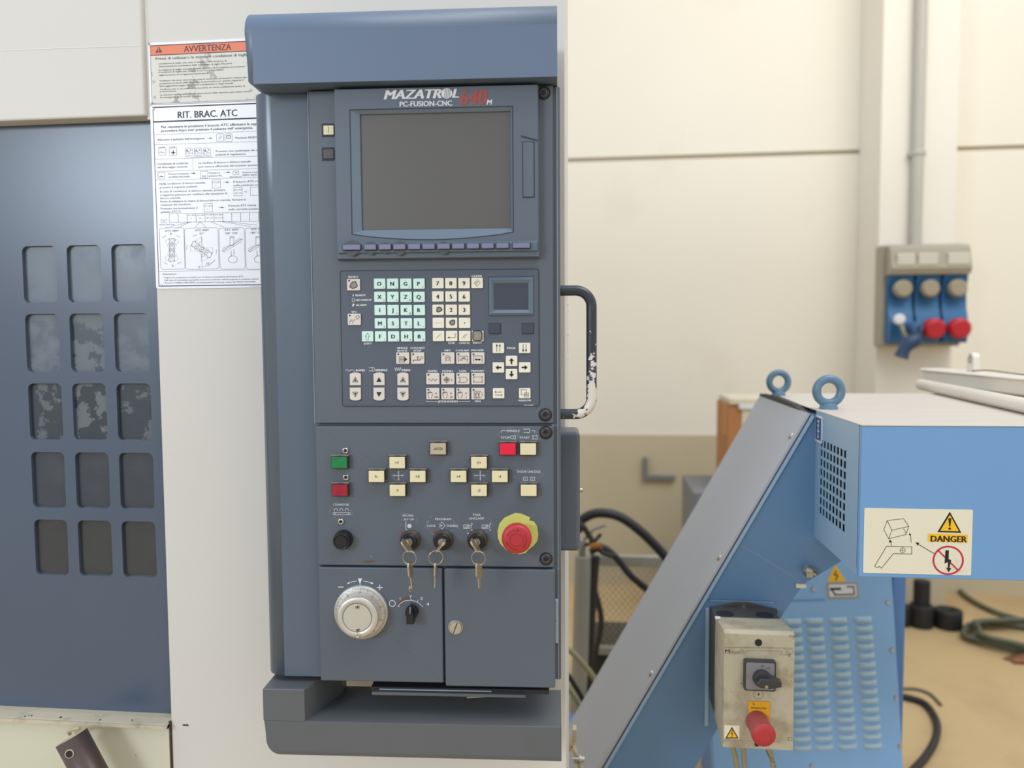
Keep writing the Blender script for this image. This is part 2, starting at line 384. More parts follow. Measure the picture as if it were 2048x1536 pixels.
    def mesh(s, name):
        me = bpy.data.meshes.new(name); me.from_pydata(s.v, [], s.f)
        for k in s.mats: me.materials.append(MATS[k])
        me.polygons.foreach_set('material_index', s.mi); me.polygons.foreach_set('use_smooth', s.sm); me.update()
        return me
    def build(s, name, parent=None, label=None, kind=None, cat=None, group=None):
        o = bpy.data.objects.new(name, s.mesh(name)); sc.collection.objects.link(o)
        if parent: o.parent = parent
        if label: o['label'] = label
        if kind: o['kind'] = kind
        if cat: o['category'] = cat
        if group: o['group'] = group
        if any(s.sm):
            pass
        return o
def tx(b, F, body, u0, u1, v0, v1, y, bold=0.0, res=2, shear=0.0):
    """text whose capitals fill the pixel box u0..u1, v0..v1 on plane y of frame F"""
    x0, x1, z0, z1 = F.rect(u0, v0, u1, v1, y)
    b.text(body, x0, x1, z0, z1-z0, y, bold, res, shear)
def bez(pts, n=10):
    P = [Vector(p) for p in pts]; out = []
    for i in range(len(P)-1):
        p0, p1, p2, p3 = P[max(i-1, 0)], P[i], P[i+1], P[min(i+2, len(P)-1)]
        for k in range(n):
            t = k/n; out.append(0.5*((2*p1)+(p2-p0)*t+(2*p0-5*p1+4*p2-p3)*t*t+(3*p1-p0-3*p2+p3)*t**3))
    out.append(P[-1]); return out

# ================================================================ setting: floor, wall, pillar
YW = 4.50; YP = 4.17
z_base = W.px(1400, 870, YW)[1]
z_joint = W.px(1430, 312, YW)[1]
b = MB('floor_sand'); b.box(-3.5, 5.0, -3.0, YW+0.2, -0.1, 0.0); b.build('floor', kind='structure')
b = MB('wall_base'); b.box(-3.5, 5.0, YW-0.012, YW+0.15, 0.0, z_base)
b.m('wall_cream').box(-3.5, 5.0, YW, YW+0.15, z_base, z_joint-0.012).box(-3.5, 5.0, YW, YW+0.15, z_joint+0.012, 5.2)
b.m('wall_joint').box(-3.5, 5.0, YW+0.015, YW+0.15, z_joint-0.012, z_joint+0.012)
b.build('wall_back', kind='structure')
xa = W.px(1759, 400, YP)[0]; xb = W.px(1912, 400, YP)[0]
b = MB('pillar_cream'); b.box(xa, xb, YP, YW, z_base, 5.2, 0.004).m('wall_base').box(xa, xb, YP, YW, 0, z_base); o = b.build('trim_1', kind='structure'); o['label'] = 'cream concrete pillar standing out from the back wall'

# ================================================================ machine housing
YM = 1.195
def mrect(u0, v0, u1, v1, y=YM): return W.rect(u0, v0, u1, v1, y)
xR = W.px(1131, 700, YM)[0]                       # front right corner of the housing
zTop = 2.35; YB = 1.33
x_seam = W.px(300, 250, YM)[0]                    # left edge of the right hand front panel
x_seam2 = W.px(342, 1490, YM)[0]
xl = -1.6
housing = Frame((-0.4, YM, 0)).root('machine_housing', 'cream painted machine tool housing around the grey-blue sliding door', 'machine')
def H(bld, name, label=None, kind=None):
    for i, p in enumerate(bld.v): bld.v[i] = (p[0]+0.4, p[1]-YM, p[2])
    return bld.build(name, housing, label, kind)
x_door = W.px(322, 840, YM)[0]                    # right edge of door opening
b = MB('machine_cream')
b.box(x_door, xR, YM, YM+0.03, 0.10, zTop, 0.0015)
H(b, 'front_panel')
b = MB('machine_cream'); zs = 0.10
z_b1 = W.px(1128, 1100, YM)[1]
b.box(xR-0.022, xR, YM+0.0305, YB, 0.10, zTop)
for zz in (W.px(1130, 608, 1.3)[1], W.px(1130, 668, 1.3)[1], W.px(1130, 718, 1.3)[1]): b.cyl((xR, 1.30, zz), (1, 0, 0), 0.0025, 0.001, 10)
H(b, 'side_panel')
zu0 = W.px(150, 239, YM)[1]
b = MB('machine_cream'); x_us = W.px(292, 120, YM)[0]
b.box(xl, x_us-0.0015, YM-0.007, YM+0.03, zu0, zTop, 0.003)
b.m('worn_edge'); zc1 = W.px(0, 101, YM-0.0075)[1]
b.m('print_white').line([W.px(0, 101, YM-0.0073), W.px(120, 96, YM-0.0073), W.px(278, 91, YM-0.0073)], 0.0016, YM-0.0073)
H(b, 'upper_panel')
b = MB('machine_cream'); b.box(x_us-0.0015, x_door, YM+0.001, YM+0.03, zu0-0.004, zTop); H(b, 'corner_post')
# sill under the door and the lower skirt panel
zsill1 = W.px(170, 1432, YM)[1]; zsill0 = W.px(170, 1456, YM-0.03)[1]
b = MB('sill_cream')
b.profile([(YM+0.03, zsill1), (YM+0.010, zsill1-0.001), (YM-0.008, zsill1-0.004), (YM-0.013, zsill1-0.010), (YM-0.013, zsill0), (YM+0.03, zsill0)], xl, x_door-0.001)
b.m('hole_dark')
for k in range(9): b.cyl((-0.98+random.random()*0.36, YM+0.004-0.01*random.random(), zsill1-0.0035), (0, 0, 1), 0.0012+0.001*random.random(), 0.0009, 8)
H(b, 'door_sill')
x_ls = W.px(343, 1500, YM)[0]
b = MB('lower_cream')
N = 40; top = []
for k in range(N+1):
    t = k/N; x = xl+(x_ls-0.001-xl)*t
    top.append((x, zsill0-0.004-0.0035*math.sin(t*37)*math.sin(t*11)-0.002*math.sin(t*90)))
b.prism([(xl, 0.1), (x_ls-0.0015, 0.1)]+top[::-1], YM-0.004, YM+0.02)
H(b, 'lower_panel')
b = MB('gasket'); b.box(xl, x_door, YM+0.0, YM+0.02, zsill0-0.014, zsill0-0.0005); b.m('rod_brown').box(x_ls-0.0013, x_ls+0.0008, YM-0.004, YM+0.0, 0.3, zsill0+0.004); H(b, 'seam_strip', 'dark gap between the sill and the skirt panel')
# dark inside behind the door
b = MB('gasket'); b.box(xl, xR-0.03, YB-0.02, YB, 0.1, zTop-0.02); b.box(xl, xR-0.03, YM+0.031, YB, zTop-0.02, zTop); b.box(xl, xl+0.02, YM+0.031, YB, 0.1, zTop-0.02)
H(b, 'inner_shell')
b = MB('ink'); x0, x1, z0, z1 = mrect(364, 1448, 377, 1453, YM-0.0006)
b.prism(circle((x0+x1)/2-0.002, (z0+z1)/2, 0.003, 10, 0.0013), YM-0.0006, YM); b.prism(circle((x0+x1)/2+0.003, (z0+z1)/2, 0.0026, 10, 0.0015), YM-0.0006, YM)
H(b, 'paint_chip', 'small dark chip in the cream paint')

# ================================================================ sliding door with fifteen panes
YD = YM+0.022
x0d = -1.5; z1d = W.px(150, 246, YD)[1]+0.02; z0d = W.px(170, 1431, YD)[1]+0.001
FD = Frame((-0.75, YD, z0d))
door = FD.root('machine_door', 'grey-blue sliding machine door with fifteen rounded window panes in five rows', 'door')
def D(p): return (p[0]+0.75, p[1]-z0d)
xr = x_door+0.02+0.75
rows = [(45, 110, 135, 204, 225, 307, 490, 604), (51, 117, 140, 209, 230, 311, 627, 744), (58, 125, 145, 214, 234, 315, 767, 880), (65, 132, 152, 218, 239, 315, 905, 1017), (72, 138, 158, 223, 244, 316, 1041, 1152)]
cols_x = []
for k in range(3):
    a = sum(FD.px(r[2*k], (r[6]+r[7])/2)[0] for r in rows)/5; c = sum(FD.px(r[2*k+1], (r[6]+r[7])/2)[0] for r in rows)/5; cols_x.append((a, c))
wpx = (cols_x[0][1]-cols_x[0][0]+cols_x[1][1]-cols_x[1][0])/2
cols_x = [((a+c)/2-wpx/2, (a+c)/2+wpx/2) for a, c in cols_x[:2]]+[(cols_x[2][0], cols_x[2][0]+wpx)]
rows_z = [(FD.px(180, r[7])[1], FD.px(180, r[6])[1]) for r in rows]
b = MB('door_blue')
gx = [0.75+x0d]+[(cols_x[k][1]+cols_x[k+1][0])/2 for k in range(2)]+[xr]
gx.insert(1, cols_x[0][0]-0.02); gx[-1:] = [cols_x[2][1]+0.004, xr]
gz = [rows_z[0][1]+0.02]+[(rows_z[k][0]+rows_z[k+1][1])/2 for k in range(4)]+[rows_z[4][0]-0.02]
ZT = z1d-z0d
def quad(b, x0, x1, z0, z1, y=0): b.add([(x0, y, z0), (x1, y, z0), (x1, y, z1), (x0, y, z1)], [(0, 1, 2, 3)])
quad(b, gx[0], gx[-1], gz[0], ZT); quad(b, gx[0], gx[-1], 0, gz[-1]); quad(b, gx[0], gx[1], gz[-1], gz[0]); quad(b, gx[4], gx[5], gz[-1], gz[0])
holes = []
for i in range(5):
    for k in range(3):
        h = rrect(cols_x[k][0], cols_x[k][1], rows_z[i][0], rows_z[i][1], 0.0095, 6)
        b.holed(gx[k+1], gx[k+2], gz[i+1], gz[i], h, 0, 0.006); holes.append((i, k, h))
b.box(gx[0], gx[-1], 0.0065, 0.012, 0, 0.0005); b.m('door_blue')
b.add([(gx[-1], 0, 0), (gx[-1], 0.012, 0), (gx[-1], 0.012, ZT), (gx[-1], 0, ZT)], [(0, 1, 2, 3)])
b.build('door_panel', door)
pm = [['pane_reflect']*3, ['pane_scratched_reflect', 'pane_streaked', 'pane_scratched_reflect'], ['pane_half', 'pane_patchy', 'pane_half'], ['pane_dark']*3, ['pane_darkest']*3]
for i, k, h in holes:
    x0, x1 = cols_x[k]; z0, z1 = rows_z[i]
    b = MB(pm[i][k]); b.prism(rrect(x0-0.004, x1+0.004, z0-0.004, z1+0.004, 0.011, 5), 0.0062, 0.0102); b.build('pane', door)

# ================================================================ signs on the housing
def sign_frame(u, v): 
    x, z = W.px(u, v, YM); return Frame((x, YM, z))
ys = -0.0016
# --- orange headed warning
FS = sign_frame(318, 208)
sg = FS.root('warning_sign', 'worn metal warning sign with orange header above the white instruction plate', 'sign')
C = FS.crop(290, 70, 5.908, ys)
b = MB('sign_white'); x0, z1 = C(35, 95); x1 = x0+0.20; z0 = C(60, 822)[1]
b.prism(rrect(x0, x1, z0, z1, 0.004), -0.0015, 0); b.build('plate', sg)
xi0 = C(72, 480)[0]; zi0 = C(620, 790)[1]; zi1 = C(640, 100)[1]; zo = C(650, 215)[1]; xi1 = x1-0.004
b = MB('sign_worn'); b.add([(xi0, ys, zi0), (xi1, ys, zi0), (xi1, ys, zo), (xi0, ys, zo)], [(0, 1, 2, 3)]); b.build('worn_print_field', sg, 'white print field rubbed down to bare metal in patches')
b = MB('sign_orange'); b.add([(xi0, ys, zo), (xi1, ys, zo), (xi1, ys, zi1), (xi0, ys, zi1)], [(0, 1, 2, 3)]); b.build('header_band', sg, 'orange header band')
b = MB('sign_text_dark'); y = ys-0.0002
b.line([(xi0, zi1), (xi1, zi1)], 0.0012, y); b.line([(xi0, zo), (xi1, zo)], 0.0012, y)
b.m('sign_text').line([(xi0, zi0), (xi0, zi1)], 0.0006, y).line([(xi0, zi0), (xi1, zi0)], 0.0006, y)
def st(body, a0, a1, yc0, yc1, m_, bold=0.0, F=FS, CC=None, bb=None):
    CC = CC or C; am = (a0+a1)/2
    (x0_, _), (x1_, _) = CC(a0, (yc0+yc1)/2), CC(a1, (yc0+yc1)/2)
    zb = CC(am, yc1)[1]; zt = CC(am, yc0)[1]
    (bb or b).m(m_).text(body, x0_, x1_, zb, zt-zb, y, bold)
st('AVVERTENZA', 460, 1018, 112, 188, 'sign_text_dark', 0.015)
tri = [C(122, 210), C(205, 205), C(163, 138)]; b.poly(tri, y)
b.m('sign_orange'); b.text('!', C(158, 200)[0], C(168, 200)[0], C(163, 203)[1], 0.0062, y-0.0002, 0.03)
st('Prima di utilizzare le seguenti condizioni di taglio', 125, 1225, 238, 270, 'sign_text', 0.02)
for t_, a0, a1, yc in [('-Condizioni di taglio che sono il risultato della funzione di', 150, 965, 322), ('determinazione automatica delle condizioni di taglio Mazatrol', 163, 1025, 353), ('-Condizioni di taglio consigliate dalla funzione di navigazione lavorazione', 150, 1180, 392), ('-Condizioni di taglio per utensili il cui uso \u00e8 consigliato', 150, 930, 424), ('dalla funzione di navigazione lavorazione', 168, 750, 462),
        ('Verificare che siano state prese tutte le necessarie precauzioni relative alla', 170, 1200, 520), ('preparazione sicura della macchina, in particolare per quanto riguarda il', 172, 1160, 552), ('bloccaggio/sbloccaggio dei pezzi e la preparazione degli utensili.', 174, 1045, 586), ('Verificare che lo sportello della macchina sia chiuso saldamente prima di', 176, 1180, 622), ('la lavorazione.', 176, 375, 664), ('La mancata verifica della preparazione sicura della macchina pu\u00f2 essere causa', 176, 1240, 686), ('di conseguenti gravi lesioni o morte.', 176, 670, 728)]:
    st(t_, a0, a1, yc-9, yc+9, 'sign_text', 0.02)
b.build('lettering', sg, 'dark worn warning text and triangle')
def rivet(parent, x, z, y=-0.0015, r=0.0019):
    b = MB('steel'); b.lathe([(r, 0), (r*0.95, 0.0005), (r*0.6, 0.0010)], (x, y, z), (0, -1, 0), 14); b.m('ink').cyl((x, y-0.0008, z), (0, -1, 0), r*0.42, 0.0004, 8); return b.build('rivet', parent)
rivet(sg, *C(48, 105)); rivet(sg, *C(78, 806))
# --- instruction plate
FS = sign_frame(318, 578)
sg = FS.root('instruction_plate', 'white instruction plate with diagrams and numbered steps beside the machine door', 'sign')
C = FS.crop(290, 70, 5.908, ys); E2 = FS.crop(290, 310, 5.486, ys)
x0 = C(60, 900)[0]; z1 = C(70, 832)[1]; x1 = x0+0.205; z0 = E2(150, 1468)[1]
b = MB('sign_white'); b.prism(rrect(x0, x1, z0, z1, 0.004), -0.0015, 0); b.build('plate', sg)
xi0 = C(95, 1000)[0]+0.0005; xi1 = x1-0.004; y = ys-0.0001
zt = C(640, 835)[1]; zh = C(640, 1007)[1]; zb0 = E2(640, 1432)[1]
b = MB('ink_navy')
b.line([(xi0, zt), (xi1, zt)], 0.0017, y); b.line([(xi0, zh), (xi1, zh)], 0.0021, y); b.line([(xi0, zb0), (xi1, zb0)], 0.0014, y); b.line([(xi0, zb0), (xi0, zt)], 0.0010, y)
st('RIT. BRAC. ATC', 388, 1088, 888, 970, 'ink_navy', 0.02)
T1 = [('Per rimettere in posizione il braccio ATC effettuare la seguente', 192, 1420, 1050, 1080, 0.018), ('procedura dopo aver premuto il pulsante dell\' emergenza.', 192, 1275, 1098, 1126, 0.018), ('Rilasciare il pulsante dell\'emergenza.', 150, 705, 1216, 1240, 0.01), ('Premere RESET.', 1070, 1330, 1198, 1224, 0.01),
    ('Premere uno qualunque dei cinque', 835, 1420, 1352, 1376, 0.008), ('pulsanti di regolazione.', 835, 1195, 1396, 1420, 0.008), ('Condizione di conferma', 145, 510, 1505, 1530, 0.008), ('La verifuca di blocco o sblocco utensile', 632, 1250, 1490, 1514, 0.008), ('RAPID', 160, 240, 1320, 1332, 0.0), ('HOME 1', 285, 378, 1318, 1330, 0.0), ('JOG/HANDLE', 545, 705, 1434, 1446, 0.0)]
for t_, a0, a1, c0, c1, bo in T1: st(t_, a0, a1, c0, c1, 'ink_violet', bo)
T2 = [('del bloccaggio utensile.', 135, 470, 120, 140), ('puo essere effettuata dal monitor posizione utensile.', 587, 1420, 104, 126), ('Premere il pulsante', 255, 480, 196, 214), ('del MENU MACHINE.', 258, 495, 230, 248), ('FO', 632, 670, 222, 246), ('Premere il', 702, 820, 186, 204), ('pulsante FO.', 702, 848, 218, 236), ('Premere il pulsante', 1072, 1290, 178, 197), ('MENU SELECTOR.', 1072, 1300, 208, 228), ('MENU SELECTOR', 928, 1062, 234, 246),
    ('Nella condizione di blocco utensile,', 160, 665, 298, 320), ('premere il seguente pulsante.', 162, 580, 338, 360), ('In caso di condizione di sblocco utensile, premere', 165, 882, 380, 402), ('il seguente pulsante per cambiare alla situazione di', 167, 900, 418, 440), ('blocco utensile.', 168, 395, 460, 482), ('Prima di utilizzare la chiave di blocco/sblocco utensile, fermare la', 168, 1105, 488, 510), ('rotazione del mandrino.', 170, 505, 532, 554), ('Premere successivamente il', 172, 575, 572, 594), ('pulsante ATC O.', 173, 398, 610, 634),
    ('Il braccio ATC ritorna', 970, 1320, 276, 300), ('nella posizione corretta.', 972, 1340, 316, 338), ('or', 1092, 1120, 392, 410), ('Il braccio ATC ritorna', 915, 1220, 540, 564), ('nella corretta posizione.', 918, 1290, 580, 602),
    ('DISPLAY SELECTOR', 158, 322, 758, 770), ('ATC ARM', 218, 366, 820, 842), ('0\u00b0', 276, 300, 854, 878), ('ATC ARM', 548, 697, 814, 836), ('52\u00b0', 598, 645, 850, 872), ('ATC ARM', 872, 1022, 808, 830), ('180\u00b0 CW', 880, 1015, 846, 868), ('ATC ARM', 1162, 1310, 802, 824), ('180\u00b0 CCW', 1160, 1325, 840, 862), ('0\u00b0', 296, 320, 1205, 1228), ('52\u00b0', 674, 715, 1178, 1200), ('0\u00b0', 588, 612, 1216, 1240),
    ('Attenzione :', 192, 352, 1296, 1314), ('\u2022 Seguire la suesposta procedura per il ritorno in posizione del braccio ATC.', 198, 1088, 1330, 1346), ('Nel caso di necessita e possibile premere il pulsante dell\'emergenza in qualsiasi istante.', 214, 1250, 1358, 1374), ('\u2022 Premere il MENU MACHINE successivamente al reset per uscire dal MENU MACHINE.', 200, 1215, 1388, 1404),
    ('ATC ARM', 738, 822, 292, 304), ('0\u00b0', 772, 786, 328, 340), ('ATC ARM', 976, 1064, 376, 388), ('180\u00b0 CW', 990, 1058, 412, 424), ('ATC ARM', 650, 736, 554, 566), ('0\u00b0', 684, 696, 590, 602), ('ATC ARM', 470, 552, 654, 665), ('0\u00b0', 504, 516, 688, 699), ('ATC ARM', 568, 650, 654, 665), ('52\u00b0', 596, 620, 688, 699), ('ATC ARM', 666, 748, 650, 661), ('180\u00b0 CW', 672, 746, 684, 695), ('ATC ARM', 764, 846, 650, 661), ('180\u00b0 CCW', 766, 850, 684, 695)]
for q in T2: st(q[0], q[1], q[2], q[3], q[4], 'ink_violet', 0.006, CC=E2)
b.build('lettering', sg, 'dark violet heading and Italian instruction text')
b = MB('ink_violet')
lw = 0.00035
def rule(CC, yc): b.line([(xi0, CC(640, yc)[1]), (xi1, CC(640, yc)[1])], lw, y)
for k in (1160, 1280, 1452): rule(C, k)
rule(E2, 166); rule(E2, 262); rule(E2, 1270)
def rr(CC, a0, b0, a1, b1, r=0.0, wd=0.0004):
    p, q = CC(a0, (b0+b1)/2)[0], CC(a1, (b0+b1)/2)[0]; s_, t_ = CC((a0+a1)/2, b1)[1], CC((a0+a1)/2, b0)[1]
    b.line(rrect(p, q, s_, t_, r, 3) if r else [(p, s_), (q, s_), (q, t_), (p, t_)], wd, y, True)
for a in (845, 945): rr(C, a, 1168, a+85, 1258, 0.002)
for a in (162, 290, 475, 582, 688): rr(C, a, 1335, a+85, 1425, 0.002)
def sk(CC, pts, wd=0.0004): b.line([CC(*p) for p in pts], wd, y)
sk(C, [(870, 1228), (890, 1190)]); sk(C, [(885, 1230), (908, 1190)]); sk(C, [(965, 1190), (1010, 1190), (1010, 1220), (965, 1220), (965, 1190)], 0.0008)
sk(C, [(175, 1390), (190, 1380), (210, 1396), (230, 1386)], 0.0006); sk(C, [(312, 1390), (355, 1390)], 0.0014); sk(C, [(334, 1365), (334, 1410)], 0.0014)
for a in (475, 582, 688):
    sk(C, [(a+18, 1410), (a+14, 1380), (a+10, 1355), (a+22, 1375), (a+26, 1350), (a+32, 1380), (a+44, 1372), (a+44, 1412)], 0.0005); sk(C, [(a+56, 1350), (a+70, 1366)], 0.0005); sk(C, [(a+70, 1350), (a+56, 1366)], 0.0005); sk(C, [(a+52, 1395), (a+75, 1395)], 0.0006)
sk(C, [(475, 1432), (475, 1440), (530, 1440)]); sk(C, [(785, 1426), (785, 1436), (718, 1436)])
for k in range(7): sk(E2, [(523, 42+k*18), (523.5, 52+k*18)])
def arrow(CC, x, yy, L_=30):
    sk(CC, [(x-L_, yy), (x, yy)], 0.0005); b.poly([CC(x, yy-9), CC(x+36, yy), CC(x, yy+9)], y)
arrow(C, 765, 1219); arrow(E2, 525, 200); arrow(E2, 905, 190); arrow(E2, 892, 298); arrow(E2, 836, 575)
rr(E2, 142, 190, 218, 262, 0.0015); sk(E2, [(160, 236), (200, 236)], 0.0012); rr(E2, 610, 178, 688, 256); rr(E2, 965, 176, 1030, 214, 0.0005); rr(E2, 738, 270, 828, 362); rr(E2, 976, 356, 1066, 448); rr(E2, 1156, 352, 1246, 444); rr(E2, 648, 532, 740, 624); rr(E2, 176, 706, 240, 744, 0.0005)
sk(E2, [(985, 195), (1010, 190), (1010, 200), (985, 195)], 0.0004); sk(E2, [(190, 725), (215, 718), (215, 732), (190, 725)], 0.0004)
for k in range(11): rr(E2, 266+98*k, 644-k*1.6, 364+98*k, 738-k*1.2)
for a0, a1 in ((165, 432), (438, 806), (818, 1094), (1104, 1380)): rr(E2, a0, 800, a1, 1252, 0.004)
sk(E2, [(220, 800), (508, 732)]); sk(E2, [(355, 800), (500, 732)]); sk(E2, [(548, 796), (606, 730), (670, 794)]); sk(E2, [(870, 792), (710, 730)]); sk(E2, [(1160, 786), (806, 726)]); sk(E2, [(1235, 770), (850, 726)])
# arm diagrams
def arm(cx, cy, ang, L_=105, wd=26, lw_=0.0005):
    ca, sa = math.cos(R(ang)), math.sin(R(ang))
    def t(p): return (cx+p[0]*ca-p[1]*sa, cy+p[0]*sa+p[1]*ca)
    sk(E2, [t(p) for p in [(-L_, -wd), (L_, -wd), (L_+14, -wd-8), (L_+22, wd), (L_, wd+16), (L_-10, wd), (-L_, wd), (-L_-14, wd+8), (-L_-22, -wd), (-L_, -wd-16), (-L_+10, -wd)]], lw_)
    for q in (1, -1): sk(E2, [t((q*40, -10)), t((q*80, -10)), t((q*80, 10)), t((q*40, 10))], 0.0003)
arm(295, 1042, 90); arm(295, 1042, 68, lw_=0.0002); arm(295, 1042, 112, lw_=0.0002); arm(622, 1036, 33); arm(622, 1036, 75, lw_=0.0002); arm(622, 1036, 5, lw_=0.0002)
for cx, cy in ((295, 1042), (622, 1036)):
    x_, z_ = E2(cx, cy); b.line(circle(x_, z_, 0.0032, 16), 0.0004, y, True); b.line([(x_-0.0012, z_), (x_+0.0012, z_)], 0.0007, y); b.line([(x_, z_-0.0012), (x_, z_+0.0012)], 0.0007, y)
sk(E2, [(618, 890), (620, 960)]); sk(E2, [(622, 1080), (628, 1245)]); sk(E2, [(632, 1226), (700, 1212), (770, 1150)], 0.0005); sk(E2, [(190, 910), (232, 884)], 0.0005); sk(E2, [(388, 906), (345, 882)], 0.0005); sk(E2, [(200, 1176), (245, 1198)], 0.0005); sk(E2, [(400, 1172), (355, 1196)], 0.0005); sk(E2, [(572, 872), (524, 892)], 0.0005); sk(E2, [(460, 985), (458, 1040)], 0.0004); sk(E2, [(784, 1036), (780, 1088)], 0.0004)
for ox_ in (0, 285):
    sk(E2, [(848+ox_, 1050), (1068+ox_, 920)], 0.0006); sk(E2, [(850+ox_, 1026), (935+ox_, 985)]); sk(E2, [(985+ox_, 950), (1045+ox_, 915), (1070+ox_, 935)]); sk(E2, [(895+ox_, 1048), (1060+ox_, 948)]); sk(E2, [(848+ox_, 1050), (868+ox_, 1064), (885+ox_, 1045)], 0.0006)
    sk(E2, [(932+ox_, 900), (932+ox_, 985), (955+ox_, 998), (976+ox_, 985), (976+ox_, 900), (955+ox_, 892), (932+ox_, 900), (955+ox_, 910), (976+ox_, 900)], 0.0005)
    sk(E2, [(946+ox_, 1110), (944+ox_, 1050)], 0.0006); sk(E2, [(974+ox_, 1035), (978+ox_, 1095)], 0.0006)
    x_, z_ = E2(964+ox_, 1145); b.line(circle(x_, z_, 0.0074, 20, 0.0056), 0.0005, y, True)
b.build('line_diagrams', sg, 'thin drawn tables, boxes and swivelling arm diagrams')
rivet(sg, *C(104, 872)); rivet(sg, *E2(176, 1434))
b = MB('ink_violet'); x_, z_ = E2(1175, 1448); b.text('D327K0040960', x_-0.004, x_+0.0125, z_, 0.001, y); b.build('plate_number', sg)

# ================================================================ console frame
o3 = ray_pt(870, 1362, 1.085)
FP = Frame(o3, rotz(R(2.8)))
K = FP.crop(640, 540, 4.096, 0); 
con = FP.root('control_console', 'tall grey machine control console with screen, keyboard, buttons and handwheel', 'control panel')
def rb(u0, v0, u1, v1, y=0): return FP.rect(u0, v0, u1, v1, y)
# main cabinet body
xL = FP.px(627, 700)[0]; xE = FP.px(1107, 700)[0]; xS = FP.px(1121, 700, 0.008)[0]
zT = FP.px(870, 174)[1]; zB = FP.px(870, 1363)[1]
b = MB('panel_grey')
b.box(xL+0.003, xS, 0.008, 0.105, zB+0.002, zT, 0.002)
b.m('edge_light').box(xS-0.0045, xS-0.0035, 0.0068, 0.008, zB+0.004, zT-0.002)
b.build('cabinet_body', con)
# upper front panel
zU0 = FP.px(870, 847)[1]
b = MB('panel_grey'); b.prism(rrect(xL, xE, zU0, zT-0.001, 0.0015, 2), 0, 0.012, 0.0018)
b.build('upper_front_panel', con)
zM0 = FP.px(870, 1132)[1]; zM1 = FP.px(870, 852)[1]
b = MB('panel_grey'); b.prism(rrect(xL+0.0006, xE, zM0, zM1, 0.0015, 2), -0.002, 0.012, 0.002)
b.m('worn_edge'); b.build('lower_front_panel', con)
xd = FP.px(886, 1250)[0]; xd2 = FP.px(890.5, 1250)[0]; zd1 = FP.px(760, 1134.5)[1]; zd0 = FP.px(760, 1364)[1]
b = MB('panel_grey'); b.prism(rrect(xL+0.0006, xd, zd0+0.001, zd1, 0.0015, 2), -0.002, 0.012, 0.002); b.build('handwheel_panel', con)
b = MB('panel_grey'); b.prism(rrect(xd2, xE+0.0012, FP.px(1000, 1372)[1], FP.px(1000, 1137)[1], 0.002, 2), -0.004, 0.010, 0.002)
cd_ = b.build('cover_door', con, 'small hinged door with a slotted lock')
x_, z_ = FP.px(620+1145/3.938, 1120+535/3.938, -0.007)
b = MB('brushed_steel'); b.lathe([(0.0088, 0), (0.0088, 0.003), (0.0082, 0.0038)], (x_, -0.004, z_), (0, -1, 0), 28); b.m('ink').line([(x_-0.0028, z_-0.0075), (x_+0.0028, z_+0.0075)], 0.0012, -0.0080); b.m('steel').ring(x_, z_, 0.0088, 0.0105, -0.0045); b.build('lock_screw', cd_, 'round slotted steel lock')
b = MB('edge_light')
for v0, v1 in ((1199, 1243), (1243, 1286)):
    x0, x1, z0, z1 = rb(1110, v0, 1115, v1, 0.004); b.box(x0, x1+0.001, 0.002, 0.009, z0, z1, 0.001)
b.build('hinge', con, 'pale hinge leaf at the right of the small door')
b = MB('gasket'); b.box(xL+0.012, xE-0.004, 0.012, 0.10, zB-0.006, zB+0.002)
x0, x1, z0, z1 = rb(745, 1368, 1098, 1380, 0.02); b.box(x0, x1, 0.012, 0.06, z0, z0+0.006)
b.m('arm_grey'); x0, x1, z0, z1 = rb(748, 1374, 1052, 1384, 0.02); b.box(x0, x1, 0.006, 0.05, z0, z1-0.003, 0.0006)
b.m('edge_light'); b.box(x0+0.01, x0+0.17, 0.010, 0.02, z1-0.0015, z1)
b.build('bottom_seal', con, 'black rubber seal and bent plate under the console')
b = MB('brushed_steel'); x_, z_ = FP.px(957, 1391, 0.03)
b.add([(x_-0.017, 0.03, z_-0.003), (x_+0.014, 0.03, z_+0.0005), (x_+0.016, 0.034, z_+0.006), (x_-0.017, 0.03, z_-0.0045), (x_+0.014, 0.03, z_-0.002)], [(0, 1, 2), (3, 4, 1, 0)]); b.m('gasket').box(x_-0.02, x_+0.018, 0.032, 0.04, z_+0.002, z_+0.008)
b.build('bent_clip', con, 'small bent metal clip under the seal')
# left column with rounded edge
xc0 = FP.px(523, 770, 0.03)[0]; yc_ = 0.012; zc1 = FP.px(560, 184, 0.012)[1]; zc0 = FP.px(590, 1352, 0.012)[1]
prof = [(xL+0.02, yc_), (xL+0.02, 0.11), (xc0, 0.11)]
rr_ = 0.030
for k in range(11): a = R(180-90*k/10+0); prof.append((xc0+rr_+rr_*math.cos(a), yc_+rr_-rr_*math.sin(a)))
def col_build():
    b = MB('column_grey'); n = len(prof)
    b_ = bmesh.new()
    lo = [b_.verts.new((x, y_, zc0)) for x, y_ in prof]; hi = [b_.verts.new((x, y_, zc1)) for x, y_ in prof]
    b_.faces.new(lo); tf = b_.faces.new(hi[::-1])
    for i in range(n): b_.faces.new((lo[i], hi[i], hi[(i+1) % n], lo[(i+1) % n]))
    bmesh.ops.bevel(b_, geom=list(tf.edges), offset=0.004, segments=3, profile=0.5, affect='EDGES')
    bmesh.ops.recalc_face_normals(b_, faces=b_.faces[:]); b_.verts.index_update()
    sm = [abs(f.normal.z) < 0.9 for f in b_.faces]; b_.faces.ensure_lookup_table()
    b.add([v.co[:] for v in b_.verts], [[v.index for v in f.verts] for f in b_.faces], False)
    for i, q in enumerate(sm): b.sm[i] = b_.faces[i].calc_area() < 0.01
    b_.free(); return b
b = col_build(); b.build('side_column', con, 'bluish column with rounded front edge on the left of the console')
